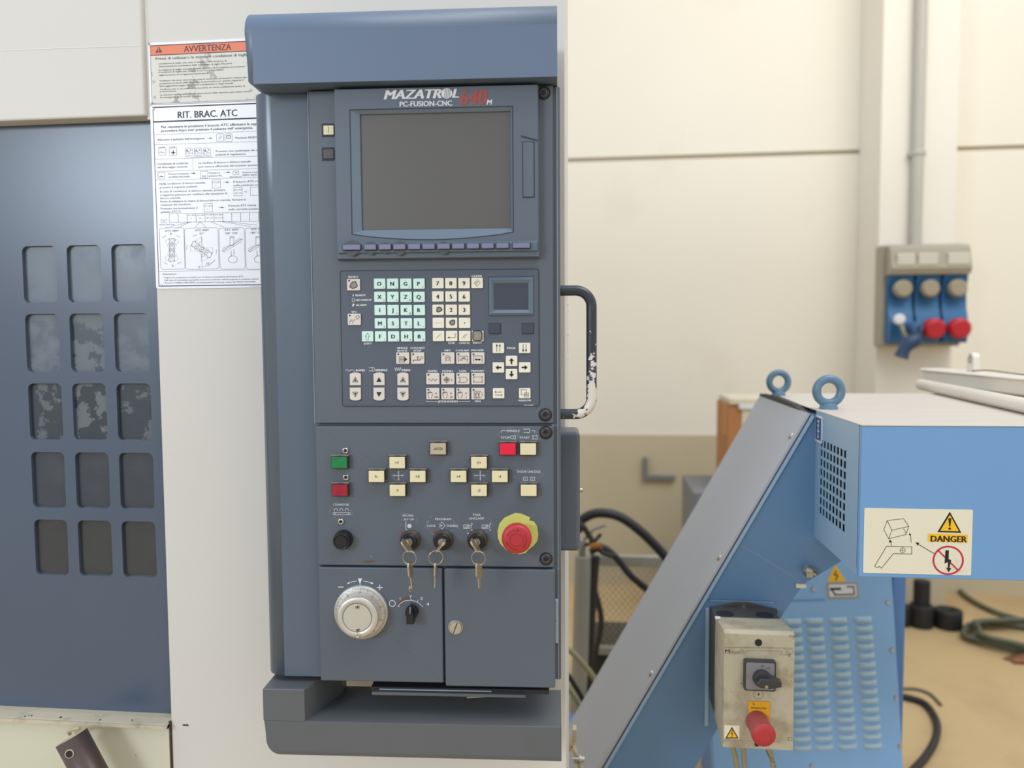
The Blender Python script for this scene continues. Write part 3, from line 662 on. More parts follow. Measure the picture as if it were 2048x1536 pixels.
b = MB('edge_light'); b.box(xL-0.0006, xL+0.0001, -0.0002, 0.0115, zU0, zT-0.003); b.build('lit_edge_strip', con)  # pale strip paints the light on the panel's left step
# rear housing on the right
x0, x1, z0, z1 = rb(1100, 864, 1160, 1103, 0.050)
b = MB('panel_grey'); b.box(xS-0.02, x1, 0.050, 0.115, z0, z1, 0.006, 4); b.build('rear_housing', con)
b = MB('steel'); x_, z_ = FP.px(1164, 980, 0.08); b.cyl((x1-0.001, 0.08, z_), (1, 0, 0), 0.0032, 0.006, 12, 0.001); b.build('side_screw', con)
# grab handle
yh = 0.022; P_ = []
pth = [FP.px(u, v, yh) for u, v in ((1112, 581), (1152, 581))]
cxh, czt = FP.px(1151, 612, yh); czb = FP.px(1151, 797, yh)[1]; rh = FP.px(1183, 700, yh)[0]-cxh
path = [(FP.px(1108, 581, yh)[0], yh, FP.px(1150, 581, yh)[1])]
zt_ = FP.px(1150, 581, yh)[1]; zb_ = FP.px(1150, 828, yh)[1]
path += [(cxh+rh*math.sin(R(a)), yh, zt_-rh+rh*math.cos(R(a))) for a in range(0, 91, 9)]
path += [(cxh+rh, yh, zt_-rh-(zt_-zb_-2*rh)*k/14) for k in range(1, 14)]
path += [(cxh+rh*math.cos(R(a)), yh, zb_+rh-rh*math.sin(R(a))) for a in range(0, 91, 9)]
path += [(FP.px(1108, 828, yh)[0], yh, zb_)]
b = MB('handle_paint'); b.tube(path, 0.0072, 20); b.build('grab_handle', con, 'dark tubular grab handle with paint worn to bare metal')
# panel bolts
for k, (u, v) in enumerate(((1087, 184), (1090.5, 830.5), (1091.5, 866), (1092, 1119.5))):
    yb = -0.0 if k < 2 else -0.002
    x_, z_ = FP.px(u, v, yb-0.004); b = MB('bolt_black')
    b.lathe([(0.0078, 0), (0.0076, 0.0018), (0.0058, 0.0034), (0.0030, 0.0036), (0.0024, 0.002)], (x_, yb, z_), (0, -1, 0), 24); b.m('ink').ring(x_, z_, 0.0078, 0.0092, yb-0.0002)
    b.m('ink').poly(circle(x_, z_, 0.0025, 6), yb-0.0030); b.build('bolt', con)

# ---- monitor
ym = -0.012
x0, x1, z0, z1 = rb(672, 181, 1076, 515, ym); z0 = FP.px(875, 515, ym)[1]; z1 = FP.px(870, 174.5, ym)[1]
sx0, sx1, sz0, sz1 = rb(722, 226, 1022, 459, ym+0.006)
gx0, gx1, gz0, gz1 = rb(702, 216, 1026, 480, ym)
b = MB('bezel')
b.add([(x0, ym, z0), (x1, ym, z0), (x1, ym, z1), (x0, ym, z1), (x0-0.002, 0, z0-0.002), (x1+0.002, 0, z0-0.002), (x1+0.002, 0, z1), (x0-0.002, 0, z1)], [(0, 4, 7, 3), (1, 2, 6, 5), (3, 7, 6, 2), (0, 1, 5, 4)])
# outer ring then inner frame with curved bottom
inner = [(gx0+0.0015, gz1), (gx0, gz1-0.0015)]
inner = [(gx0, gz1), (gx0, gz0+0.009)]+[(gx0+(gx1-gx0)*k/12, gz0+0.009-0.0085*math.sin(PI*k/12)**0.8 if 0 < k < 12 else gz0+0.009) for k in range(0, 13)][1:-1]+[(gx1, gz0+0.009), (gx1, gz1)]
def bridge(b, outer, inn, y0, y1):
    n = len(inn); b.add([(p[0], y0, p[1]) for p in outer]+[(p[0], y1, p[1]) for p in inn], [(k, (k+1) % n, n+(k+1) % n, n+k) for k in range(n)])
outer = [(x0, z1), (x0, z0+0.02)]+[(x0+(x1-x0)*k/12, z0+0.0) for k in range(1, 12)]+[(x1, z0+0.02), (x1, z1)]
b.add([(x0, ym, z0), (x0, ym, z0+0.02), (x0+(x1-x0)/12, ym, z0)], [(0, 2, 1)]); b.add([(x1, ym, z0), (x1, ym, z0+0.02), (x1-(x1-x0)/12, ym, z0)], [(0, 1, 2)])
bridge(b, outer, inner, ym, ym)
b.build('monitor_bezel', con)
b = MB('inner_bezel')
scr = [(sx0, sz1), (sx0, sz0)]+[(sx0+(sx1-sx0)*k/12, sz0) for k in range(1, 12)]+[(sx1, sz0), (sx1, sz1)]
bridge(b, inner, scr, ym, ym+0.0045)
for a_, c_ in zip(scr, scr[1:]+scr[:1]): b.add([(a_[0], ym+0.0045, a_[1]), (c_[0], ym+0.0045, c_[1]), (c_[0], ym+0.009, c_[1]), (a_[0], ym+0.009, a_[1])], [(0, 1, 2, 3)])
b.m('groove').line(inner, 0.0013, ym-0.0002, True)
b.build('screen_frame', con)
b = MB('screen'); b.box(sx0, sx1, ym+0.007, ym+0.0095, sz0, sz1); b.build('screen', con, 'dark unlit glass screen')
# card slot cover, lines
b = MB('groove'); S = FP.crop(470, 0, 2.845, ym-0.0002)
fx0, fz1 = S(1637, 808); fx1, fz0 = S(1703, 1122)
b.line([(fx0, fz0), (fx1, fz0), (fx1, fz1), (fx0, fz1)], 0.0010, ym-0.0004, True)
b.line([S(1628, 772), S(1722, 797)], 0.0009, ym-0.0003).line([S(1628, 778), S(1722, 803)], 0.0009, ym-0.0003)
b.m('bezel').box(fx0+0.0006, fx1-0.0006, ym-0.0012, ym, fz0+0.0006, fz1-0.0006, 0.0004)
b.build('card_slot_cover', con, 'narrow flap on the right of the screen')
# lettering on the bezel
yl = ym-0.0004
b = MB('print_white')
def sT(bld, body, a0, a1, c0, c1, m_, bold=0.0, shear=0.0, res=3):
    x0_, x1_ = S(a0, (c0+c1)/2)[0], S(a1, (c0+c1)/2)[0]; zb = S((a0+a1)/2, c1)[1]; zt2 = S((a0+a1)/2, c0)[1]
    bld.m(m_).text(body, x0_, x1_, zb, zt2-zb, yl, bold, res, shear)
sT(b, 'MAZATR', 850, 1172, 508, 562, 'print_white', 0.045, 0.25); sT(b, 'L', 1238, 1272, 503, 556, 'print_white', 0.045, 0.25)
x_, z_ = S(1205, 532); b.prism(circle(x_, z_, 0.0074, 24, 0.0068), yl-0.0001, yl)
b.m('bezel')
for k in (-1, 0, 1, 2): b.line([(x_-0.001+k*0.0022, z_-0.0062), (x_+0.0005+k*0.0022, z_+0.0062)], 0.0006, yl-0.0003)
sT(b, 'PC-FUSION-CNC', 938, 1235, 574, 604, 'print_white', 0.03)
sT(b, '640', 1282, 1432, 506, 596, 'print_red', 0.045, 0.18); sT(b, 'M', 1432, 1463, 566, 596, 'print_white', 0.03, 0.2)
b.build('maker_lettering', con, 'white and worn red maker lettering above the screen')
# soft key strip
stz0 = FP.px(870, 513, ym)[1]; stz1 = FP.px(870, 484, ym)[1]
b = MB('bezel'); b.profile([(ym-0.0005, stz1+0.0), (ym-0.004, stz1-0.003), (ym-0.004, stz0+0.006), (0, stz0), (0, stz1)], x0+0.002, x1-0.001)
b.build('soft_key_ledge', con)
soft = [(613, 717), (735, 806), (818, 890), (900, 973), (984, 1057), (1066, 1140), (1150, 1225), (1234, 1308), (1318, 1392), (1401, 1475), (1485, 1560), (1578, 1681)]
S2 = FP.crop(470, 0, 2.845, ym-0.006)
worn_n = {0: 1.0, 1: 0.8, 2: 0.6, 3: 0.9, 6: 0.7}
b = MB('bezel_worn')
for k, (a0, a1) in enumerate(soft):
    if k in worn_n:
        wv = worn_n[k]; ax = (a0+a1)/2; hw = (a1-a0)/2+6; p = []
        S3 = FP.crop(470, 0, 2.845, ym-0.0044)
        for j in range(13): t = -1+2*j/12; p.append(S3(ax+hw*t, 1408-10-32*wv*max(0, 1-abs(t)**1.6)))
        for j in range(13): t = 1-2*j/12; p.append(S3(ax+hw*t, 1408+12+38*wv*max(0, 1-abs(t)**1.3)))
        b = MB('bezel_worn'); b.poly(p, ym-0.0044); b.build('worn_patch', con, 'dark finger wear around a soft key')
for k, (a0, a1) in enumerate(soft):
    c0 = 1394-k*0.5-2; px0 = S2(a0+3, 1408)[0]; px1 = S2(a1-3, 1408)[0]; q1 = S2((a0+a1)/2, 1393-k*0.9)[1]; q0 = S2((a0+a1)/2, 1422-k*0.9)[1]
    b = MB('groove'); b.box(px0-0.0010, px1+0.0010, ym-0.0047, ym-0.0035, q0-0.0010, q1+0.0008); b.m('soft_key').box(px0, px1, ym-0.0085, ym-0.004, q0, q1, 0.0006); b.build('soft_key', con)
# power switches left of the bezel
for k, (v, m_) in enumerate(((260.5, 'lens_cream'), (308, 'bezel_worn'))):
    x0_, x1_, z0_, z1_ = rb(644, v-13, 668, v+13, 0); b = MB('groove'); b.box(x0_, x1_, -0.0012, 0.001, z0_, z1_, 0.0004)
    b.m(m_).box(x0_+0.0025, x1_, -0.0022, 0, z0_+0.0022, z1_-0.0028, 0.0005)
    xm = x0_+0.0095; zm = (z0_+z1_)/2
    if k == 0: b.m('print_green').line([(xm, zm-0.0035), (xm, zm+0.0035)], 0.0010, -0.0024)
    else: b.m('stain_brown').ring(xm, zm, 0.0030, 0.0042, -0.0024)
    b.build('power_switch', con, 'cream power switch with a green bar' if k == 0 else 'dark power switch with a worn ring')

# ---- keyboard
x0, x1, z0, z1 = rb(683, 540, 1078, 812, 0)
b = MB('membrane'); b.prism(rrect(x0, x1, z0, z1, 0.003, 4), -0.0008, 0.001); b.m('groove').line(rrect(x0, x1, z0, z1, 0.003, 4), 0.0009, -0.0010, True); b.build('keyboard_plate', con)
yk = -0.0030
Kk = FP.crop(640, 540, 4.096, yk)
KI = FP.crop(640, 540, 4.096, yk-0.0002)
yi = yk-0.0002; px_ = 1/4.096/1430
def key(cx, cy, w_=92, h_=82, m_='key_green', shape=None, label=None):
    b = MB('groove'); xa_, za_ = Kk(cx, cy); hw, hh = w_*px_/2, h_*px_/2
    b.prism(rrect(xa_-hw-0.0004, xa_+hw+0.0004, za_-hh-0.0005, za_+hh+0.0003, 0.0012, 2), -0.0011, -0.0009)
    b.m(m_)
    if shape == 'up': p = [(xa_+hw, za_-hh), (xa_+hw, za_+hh*0.72)]+[(xa_+hw*math.cos(R(t)), za_+hh*0.72+hh*0.30*math.sin(R(t))) for t in range(15, 166, 15)]+[(xa_-hw, za_+hh*0.72), (xa_-hw, za_-hh)]
    elif shape == 'down': p = [(xa_-hw, za_+hh), (xa_-hw, za_-hh*0.72)]+[(xa_-hw*math.cos(R(t)), za_-hh*0.72-hh*0.30*math.sin(R(t))) for t in range(15, 166, 15)]+[(xa_+hw, za_-hh*0.72), (xa_+hw, za_+hh)]
    else: p = rrect(xa_-hw, xa_+hw, za_-hh, za_+hh, 0.0010, 2)
    b.prism(p, yk, -0.0008, 0.0004, 1)
    return b
def kt(b, body, cx, cy, h_, w_=None, bold=0.015, m_='ink'):
    xa_, za_ = KI(cx, cy); c = h_*px_
    if w_: b.m(m_).text(body, xa_-w_*px_/2, xa_+w_*px_/2, za_-c/2, c, yi, bold)
    else: b.m(m_).text(body, xa_, xa_, za_-c/2, c, yi, bold, fit=False)
def ks(b, pts, wd=3.0, closed=False, m_='ink'): b.m(m_).line([KI(*p) for p in pts], wd*px_, yi, closed)
def kpoly(b, pts, m_='ink'): b.m(m_).poly([KI(*p) for p in pts], yi)
def kcirc(b, cx, cy, r, wd=3, m_='ink', ry=None): b.m(m_).line(circle(*KI(cx, cy), r*px_, 16, (ry or r)*px_), wd*px_, yi, True)
green = [[(488, 'O', '('), (594, 'N', ')'), (702, 'G', 'E'), (810, 'P', 'C')], [(490, 'X', 'U'), (596, 'Y', 'V'), (704, 'Z', 'W'), (811, 'Q', '?')], [(492, 'I', ','), (598, 'J', 'A'), (706, 'K', '@'), (813, 'R', '')], [(494, 'M', '#'), (600, 'S', '='), (707, 'T', '*'), (814, 'L', '+')], [(496, 'F', '['), (602, 'D', ']'), (709, 'H', '&'), (816, 'B', 'SP')]]
for r_, cy in zip(green, (112, 220, 328, 437, 544)):
    for cx, L_, s_ in r_:
        b = key(cx, cy); kt(b, L_, cx-3, cy, 32, None, 0.04)
        if s_: kt(b, s_, cx+32, cy+26, 13, None, 0.01, 'ink_soft')
        b.build('key', con)
b = key(389, 544); ks(b, [(389, 516), (408, 545), (398, 545), (398, 573), (380, 573), (380, 545), (370, 545)], 2.5, True); b.build('key', con)
def wear(b, cx, cy, r, wd=7):
    p = [(cx+r*(1+0.18*math.sin(3*t+cx)+0.10*math.cos(5*t))*math.cos(t), cy+r*1.05*(1+0.16*math.sin(2*t+cy))*math.sin(t)) for t in [2*PI*k/22 for k in range(22)]]
    b.m('key_worn').poly([KI(*q) for q in p], yi); b.m('ink').line([KI(*q) for q in p], wd*px_, yi-0.0001, True)
cream = [[(965, '7'), (1072, '8'), (1180, '9')], [(965, '4'), (1073, '5'), (1181, '6')], [(967, None), (1075, '2'), (1182, '3')], [(969, '-'), (1077, None), (1184, '.')], [(971, '/'), (1078, 'e'), (1185, '//')]]
for r_, cy in zip(cream, (108, 217, 326, 433, 541)):
    for cx, L_ in r_:
        b = key(cx, cy, m_='key_cream')
        if L_ is None: wear(b, cx+8, cy-3, 20)
        elif L_ == '-': ks(b, [(cx-25, cy), (cx+25, cy)], 2, m_='stain_brown')
        elif L_ == '.': kcirc(b, cx, cy, 2.5, 5)
        elif L_ == '/': ks(b, [(cx-18, cy+18), (cx+18, cy-18)], 2.5)
        elif L_ == '//': ks(b, [(cx-20, cy+18), (cx+8, cy-18)], 2.5); ks(b, [(cx-6, cy+18), (cx+22, cy-18)], 2.5)
        elif L_ == 'e': ks(b, [(cx+30, cy-22), (cx+30, cy+12), (cx-20, cy+12)], 3); kpoly(b, [(cx-36, cy+12), (cx-16, cy+4), (cx-16, cy+20)])
        else: kt(b, L_, cx-1, cy, 34, None, 0.04)
        b.build('key', con)
b = key(1287, 106, m_='key_cream'); ks(b, [(1262, 106), (1290, 78), (1314, 106), (1286, 134)], 2.5, True); ks(b, [(1278, 118), (1298, 92)], 2.5); ks(b, [(1270, 106), (1292, 96)], 2); b.build('key', con)
b = key(1292, 541, 92, 84, 'key_cream')
xa_, za_ = KI(1290, 538); b.m('key_worn').prism(rrect(xa_-0.0062, xa_+0.0062, za_-0.0066, za_+0.0066, 0.003, 4), yk-0.0012, yk); b.m('ink').line(rrect(xa_-0.0062, xa_+0.0062, za_-0.0066, za_+0.0066, 0.003, 4), 0.0013, yk-0.0014, True)
b.build('key', con, 'worn-through input key with a black outline')
def gk(cx, cy, w_=106, h_=92): b = key(cx, cy, w_, h_, 'key_grey'); kcirc(b, cx-36, cy-32, 4, 7, 'ink_soft'); return b
b = gk(274, 120, 106, 92); wear(b, 276, 122, 28, 6); b.build('key', con, 'grey reset key rubbed blank')
b = gk(280, 405); ks(b, [(292, 384), (312, 368), (324, 386), (304, 404)], 3, True); ks(b, [(276, 412), (286, 408)], 6, m_='ink_soft'); ks(b, [(244, 440), (244, 420), (268, 420), (268, 440)], 3, m_='ink_soft'); ks(b, [(250, 404), (250, 420)], 3, m_='ink_soft'); ks(b, [(262, 404), (262, 420)], 3, m_='ink_soft'); b.build('key', con)
b = gk(677, 722); ks(b, [(648, 708), (690, 708), (690, 756), (648, 756)], 3, True); kpoly(b, [(692, 712), (715, 732), (692, 752)]); ks(b, [(658, 720), (682, 720), (682, 745), (658, 745)], 3, True); ks(b, [(662, 732), (680, 732)], 4); b.build('key', con)
b = gk(800, 722); ks(b, [(764, 752), (764, 738), (820, 738), (820, 728)], 5); ks(b, [(790, 712), (812, 712)], 5); ks(b, [(801, 712), (801, 738)], 5); kcirc(b, 835, 718, 9, 3); b.build('key', con)
b = gk(1047, 722); ks(b, [(1026, 752), (1026, 714), (1036, 702), (1056, 702), (1066, 714), (1066, 752)], 3); ks(b, [(1036, 716), (1056, 716), (1056, 740), (1036, 740)], 3, True); b.build('key', con)
b = gk(1170, 722); ks(b, [(1134, 755), (1134, 705), (1208, 705), (1208, 755)], 3); ks(b, [(1140, 738), (1165, 738), (1165, 725), (1190, 725)], 4); ks(b, [(1150, 728), (1195, 712)], 4, m_='ink_soft'); ks(b, [(1170, 720), (1200, 738)], 4, m_='ink_soft'); b.build('key', con)
b = gk(1293, 722); ks(b, [(1258, 755), (1258, 704), (1328, 704), (1328, 755)], 3); ks(b, [(1275, 734), (1310, 734)], 8); kcirc(b, 1278, 733, 5, 5); kcirc(b, 1308, 734, 5, 5); b.build('key', con)
b = gk(924, 890); ks(b, [(886+k*4, 900-9*math.sin(k*0.75)) for k in range(20)], 3); b.build('key', con)
b = gk(1047, 890); kcirc(b, 1037, 900, 20, 3); kcirc(b, 1037, 900, 10, 4); ks(b, [(1008, 900), (1066, 900)], 3); ks(b, [(1037, 872), (1037, 928)], 3); kt(b, '1', 1079, 901, 20); b.build('key', con)
b = gk(1170, 890); ks(b, [(1134, 878), (1190, 878), (1212, 899), (1190, 920), (1134, 920), (1152, 899)], 3, True); b.build('key', con)
b = gk(1294, 890); ks(b, [(1260, 876), (1328, 876), (1328, 918), (1260, 918)], 2.5, True); [kcirc(b, q, r_, 2, 4) for q in (1260, 1328) for r_ in (876, 918)]; b.build('key', con)
for cx, n_ in ((924, '100'), (1047, '10'), (1170, '1')):
    b = gk(cx, 1013)
    ks(b, [(cx-30, 1050), (cx-42, 1020), (cx-40, 1000), (cx-32, 1012), (cx-32, 996), (cx-24, 1008), (cx-22, 994), (cx-15, 1008), (cx-10, 998), (cx-4, 1012), (cx-4, 1030), (cx-14, 1050)], 3); ks(b, [(cx+20, 1004), (cx+32, 1016)], 3, m_='ink_soft'); ks(b, [(cx+32, 1004), (cx+20, 1016)], 3, m_='ink_soft'); kt(b, n_, cx+28, 1040, 17, None, 0.01); b.build('key', con)
b = gk(1294, 1013); ks(b, [(1262, 992), (1312, 992), (1334, 1022), (1312, 1050), (1262, 1050)], 2.5, True); ks(b, [(1270, 1000), (1306, 1000), (1306, 1044), (1270, 1044)], 2.5, True); ks(b, [(1280, 1040), (1276, 1016), (1284, 1008), (1298, 1012), (1298, 1036)], 4); b.build('key', con)
CK = 'key_cream'
for cx, sgn in ((1461, 1), (1676, -1)):
    b = key(cx, 639, 92, 82, CK)
    for q in (-12, 12): ks(b, [(cx+q, 639+30*sgn), (cx+q, 639-24*sgn)], 4); kpoly(b, [(cx+q-9, 639-14*sgn), (cx+q+9, 639-14*sgn), (cx+q, 639-34*sgn)])
    b.build('key', con)
for cx, cy, dx, dy in ((1569, 745, 0, -1), (1461, 799, -1, 0), (1677, 798, 1, 0), (1569, 853, 0, 1)):
    b = key(cx, cy, 92, 82, CK); ks(b, [(cx-dx*22, cy-dy*22), (cx+dx*4, cy+dy*4)], 13); kpoly(b, [(cx+dx*24, cy+dy*24), (cx-dy*22, cy+dx*22), (cx+dy*22, cy-dx*22)] if dx == 0 else [(cx+dx*24, cy), (cx, cy-20), (cx, cy+20)]); b.build('key', con)
b = key(1463, 1010, 92, 82, CK); ks(b, [(1436, 1000), (1490, 1000)], 4); ks(b, [(1436, 1024), (1490, 1024)], 4); ks(b, [(1436, 990), (1436, 1008)], 4); ks(b, [(1490, 1016), (1490, 1034)], 4); b.build('key', con)
b = key(1677, 1010, 92, 82, CK); ks(b, [(1648, 980), (1690, 980), (1690, 1022), (1648, 1022)], 3, True); b.m(CK); ks(b, [(1675, 1006), (1708, 1006), (1708, 1040), (1675, 1040)], 3, True); kt(b, 'W', 1692, 1023, 16); b.build('key', con)
for cx, dbl in ((289, 1), (483, 0), (679, 1)):
    for cy, sh, sg_ in ((893, 'up', 1), (1016, 'down', -1)):
        b = key(cx, cy, 90, 102, 'key_grey', sh)
        t_ = [(cx, cy+4-20*sg_), (cx-22, cy+4+20*sg_), (cx+22, cy+4+20*sg_)]
        if dbl: ks(b, t_, 3.5, True); kpoly(b, [(cx, cy+4-9*sg_), (cx-11, cy+4+13*sg_), (cx+11, cy+4+13*sg_)])
        else: kpoly(b, t_)
        b.build('key', con)
# small screens in the keyboard
x0_, z1_ = K(1383, 60); x1_, z0_ = K(1750, 372)
ix0, iz1 = K(1424, 108); ix1, iz0 = K(1708, 325)
b = MB('groove'); b.line([(x0_, z0_), (x1_, z0_), (x1_, z1_), (x0_, z1_)], 0.0012, -0.0010, True)
b.m('inner_bezel')
mx0, mx1, mz0, mz1 = x0_+0.0035, x1_-0.0035, z0_+0.0035, z1_-0.0035
def ringq(b, A, B_, ya, yb):
    (a0, a1, c0, c1), (d0, d1, e0, e1) = A, B_
    b.add([(a0, ya, c0), (a1, ya, c0), (a1, ya, c1), (a0, ya, c1), (d0, yb, e0), (d1, yb, e0), (d1, yb, e1), (d0, yb, e1)], [(0, 1, 5, 4), (1, 2, 6, 5), (2, 3, 7, 6), (3, 0, 4, 7)])
ringq(b, (x0_, x1_, z0_, z1_), (mx0, mx1, mz0, mz1), -0.0008, -0.0045); ringq(b, (mx0, mx1, mz0, mz1), (ix0, ix1, iz0, iz1), -0.0045, -0.0012)
b.m('small_screen').add([(ix0, -0.0012, iz0), (ix1, -0.0012, iz0), (ix1, -0.0012, iz1), (ix0, -0.0012, iz1)], [(0, 1, 2, 3)])
b.build('touch_pad', con, 'small framed grey pad in the keyboard')
for cx in (1432, 1703):
    xa_, za_ = K(cx, 480); b = MB('groove'); b.box(xa_-0.0082, xa_+0.0082, -0.0018, -0.0006, za_-0.0073, za_+0.0073, 0.0005); b.m('small_screen').box(xa_-0.0074, xa_+0.0074, -0.0024, -0.001, za_-0.0065, za_+0.0065, 0.0004); b.build('pad_button', con, 'dark blank button under the small pad')
# keyboard legends
b = MB('print_white'); yi = -0.0011; KI = FP.crop(640, 540, 4.096, yi)
for t_, cx, cy, w_, h_ in [('RESET', 274, 57, 78, 15), ('CLEAR', 1284, 49, 82, 15), ('I', 272, 207, 4, 16), ('READY', 334, 206, 82, 15), ('HDD WARM UP', 358, 246, 126, 15), ('?', 274, 287, 16, 22), ('ALARM', 338, 287, 84, 15), ('VFC', 279, 343, 44, 15), ('SHIFT', 392, 602, 66, 15), ('SINGLE', 675, 638, 84, 14), ('BLOCK', 675, 661, 80, 14), ('COOLANT', 800, 638, 116, 14), ('STOP', 797, 661, 62, 14), ('EOB', 1078, 598, 48, 15), ('CANCEL', 1184, 598, 86, 15), ('INPUT', 1290, 597, 68, 15), ('MF1', 1044, 659, 44, 14), ('COOLANT', 1167, 659, 106, 14), ('MACHINE', 1290, 657, 98, 14), ('PAGE', 1567, 639, 64, 15), ('RAPID', 333, 821, 72, 16), ('SPINDLE', 503, 820, 98, 16), ('FEED', 708, 820, 62, 16), ('RAPID', 923, 828, 72, 14), ('HOME1', 1045, 828, 82, 14), ('TAPE', 1168, 828, 60, 14), ('MEMORY', 1292, 827, 104, 14), ('JOG/HANDLE', 1050, 1076, 160, 16), ('MDI', 1292, 1075, 44, 14), ('WINDOW', 1677, 1068, 102, 15), ('KD-670661', 1712, 1107, 72, 7)]:
    kt(b, t_, cx, cy, h_*1.05, w_, 0.045, 'print_white')
PW = 'print_white'
ks(b, [(210+k*4, 822-8*math.sin(k*0.62)) for k in range(20)], 3, m_=PW)
ks(b, [(402, 800), (428, 800), (428, 796), (444, 800), (446, 815), (442, 830), (428, 830), (428, 796)], 3, m_=PW); ks(b, [(402, 826), (428, 826)], 3, m_=PW)
ks(b, [(612, 798), (620, 826), (628, 798), (636, 826), (644, 798), (652, 826), (660, 798), (668, 826)], 3, m_=PW)
kcirc(b, 273, 246, 10, 3, PW, 14)
ks(b, [(870, 1068), (870, 1076), (962, 1076)], 3, m_=PW); ks(b, [(1226, 1068), (1226, 1076), (1136, 1076)], 3, m_=PW)
for cy in (206, 246, 287): kcirc(b, 242, cy, 3, 5, 'ink_soft')
b.build('keyboard_legend', con, 'white printed legends between the keys')

# ---- lower panel
yf = -0.002
Lc = FP.crop(620, 840, 3.938, yf); Lb = FP.crop(620, 840, 3.938, yf-0.008); pxl = 1/3.938/1430
def lbutton(cx, cy, m_, label, body=None, bold=0.015, sc_w=1.0):
    xa_, za_ = Lb(cx, cy); b = MB('button_frame')
    hw, hh = 0.0118, 0.0090
    b.box(xa_-hw, xa_+hw, yf-0.0075, yf, za_-hh, za_+hh, 0.0006); b.m('frame_top').box(xa_-hw-0.0004, xa_+hw+0.0004, yf-0.006, yf, za_+hh-0.0003, za_+hh+0.0012, 0.0003)
    b.m('button_frame').box(xa_-0.0035, xa_+0.0035, yf-0.0088, yf-0.004, za_+hh-0.0012, za_+hh+0.0004, 0.0003)
    b.m(m_).box(xa_-hw+0.0011, xa_+hw-0.0011, yf-0.0095, yf-0.006, za_-hh+0.001, za_+hh-0.0014, 0.0007)
    if body: c = 20*pxl; b.m('ink').text(body, xa_, xa_, za_-c/2, c, yf-0.0097, bold, fit=False, xs=sc_w)
    return b.build('push_button', con, label)
for cx, cy, t_ in ((687, 335, '+Y'), (524, 443, 'X-'), (849, 443, '+X'), (689, 553, '-Y'), (1331, 335, 'Z+'), (1170, 443, '+4'), (1495, 443, '-4'), (1331, 553, '-Z')): lbutton(cx, cy, 'lens_cream', None, t_)
lbutton(1009, 225, 'lens_tan', 'tan lit push button', '\u2295XYZ4' if False else 'oXYZ4', 0.01, 0.85)
lbutton(1558, 228, 'lens_red', 'bright red push button'); lbutton(1718, 228, 'lens_cream', 'blank cream push button'); lbutton(1722, 553, 'lens_cream', 'blank cream push button')
lbutton(232, 335, 'lens_green', 'green push button'); lbutton(235, 552, 'lens_darkred', 'dark red push button')
for cx, cy in ((277, 243), (281, 453), (241, 803)):
    xa_, za_ = FP.px(620+cx/3.938, 840+cy/3.938, yf-0.003); b = MB('chrome'); b.lathe([(0.0046, 0), (0.0042, 0.0025), (0.0030, 0.0034), (0.0024, 0.0022)], (xa_, yf, za_), (0, -1, 0), 20); b.m('black_plastic').lathe([(0.0023, 0.002), (0.0016, 0.0034)], (xa_, yf, za_), (0, -1, 0), 12); b.build('indicator_lamp', con)
# black push button
xa_, za_ = FP.px(620+240/3.938, 840+962/3.938, yf-0.016)
b = MB('black_plastic'); b.lathe([(0.0135, 0), (0.0132, 0.005), (0.0118, 0.012), (0.0108, 0.0135)], (xa_, yf, za_), (0, -1, 0), 32, cap1=False); b.lathe([(0.0108, 0.0135), (0.0098, 0.0138), (0.0092, 0.0125), (0.0086, 0.0125), (0.0083, 0.0142)], (xa_, yf, za_), (0, -1, 0), 32); b.build('conveyor_button', con, 'round black push button')
# key switches
KS = []
for cx, cy in ((778, 962), (1040, 962), (1312, 962)):
    xa_, za_ = FP.px(620+cx/3.938, 840+cy/3.938, yf-0.014); KS.append((xa_, za_))
    b = MB('bronze_ring'); b.lathe([(0.0142, 0), (0.0142, 0.0035), (0.0128, 0.0045), (0.0128, 0.010), (0.0118, 0.0115)], (xa_, yf, za_), (0, -1, 0), 32, cap1=False)
    b.m('black_plastic').lathe([(0.0118, 0.0115), (0.0108, 0.0145), (0.0100, 0.015)], (xa_, yf, za_), (0, -1, 0), 32); b.m('steel').lathe([(0.0055, 0.0150), (0.0052, 0.0158)], (xa_, yf, za_), (0, -1, 0), 20)
    b.build('key_switch', con)
# emergency stop
xa_, za_ = Lc(1640, 890); b = MB('estop_yellow')
outl = [(1590, 742), (1620, 731), (1665, 736), (1700, 752), (1735, 768), (1727, 790), (1765, 800), (1790, 840), (1798, 900), (1790, 950), (1765, 985), (1720, 1020), (1700, 1045), (1650, 1054), (1600, 1050), (1545, 1020), (1500, 975), (1480, 925), (1478, 870), (1492, 815), (1530, 770)]
b.prism([Lc(*p) for p in outl][::-1], yf-0.0015, yf); b.build('emergency_plate', con, 'torn yellow plate behind the emergency stop')
xa_, za_ = FP.px(620+1632/3.938, 840+912/3.938, yf-0.015)
b = MB('estop_red'); b.lathe([(0.0125, 0), (0.0125, 0.012), (0.0165, 0.014), (0.0195, 0.019), (0.0200, 0.024), (0.0200, 0.030), (0.0188, 0.0335), (0.0165, 0.0345), (0.010, 0.0350)], (xa_, yf-0.0015, za_), (0, -1, 0), 40)
ye = yf-0.0015-0.0354; b.m('estop_dark').ring(xa_, za_, 0.0083, 0.0089, ye)
for a in (200, 320, 80):
    p = arc(xa_, za_, 0.0132, a, a+75, 8); b.line(p, 0.0009, ye+0.0001); q = Vector((p[0][0], p[0][1])); b.poly([(q.x+0.0022*math.cos(R(a+k)), q.y+0.0022*math.sin(R(a+k))) for k in (-70, 50, 170)], ye)
b.build('emergency_stop', con, 'red mushroom emergency stop with turning arrows')
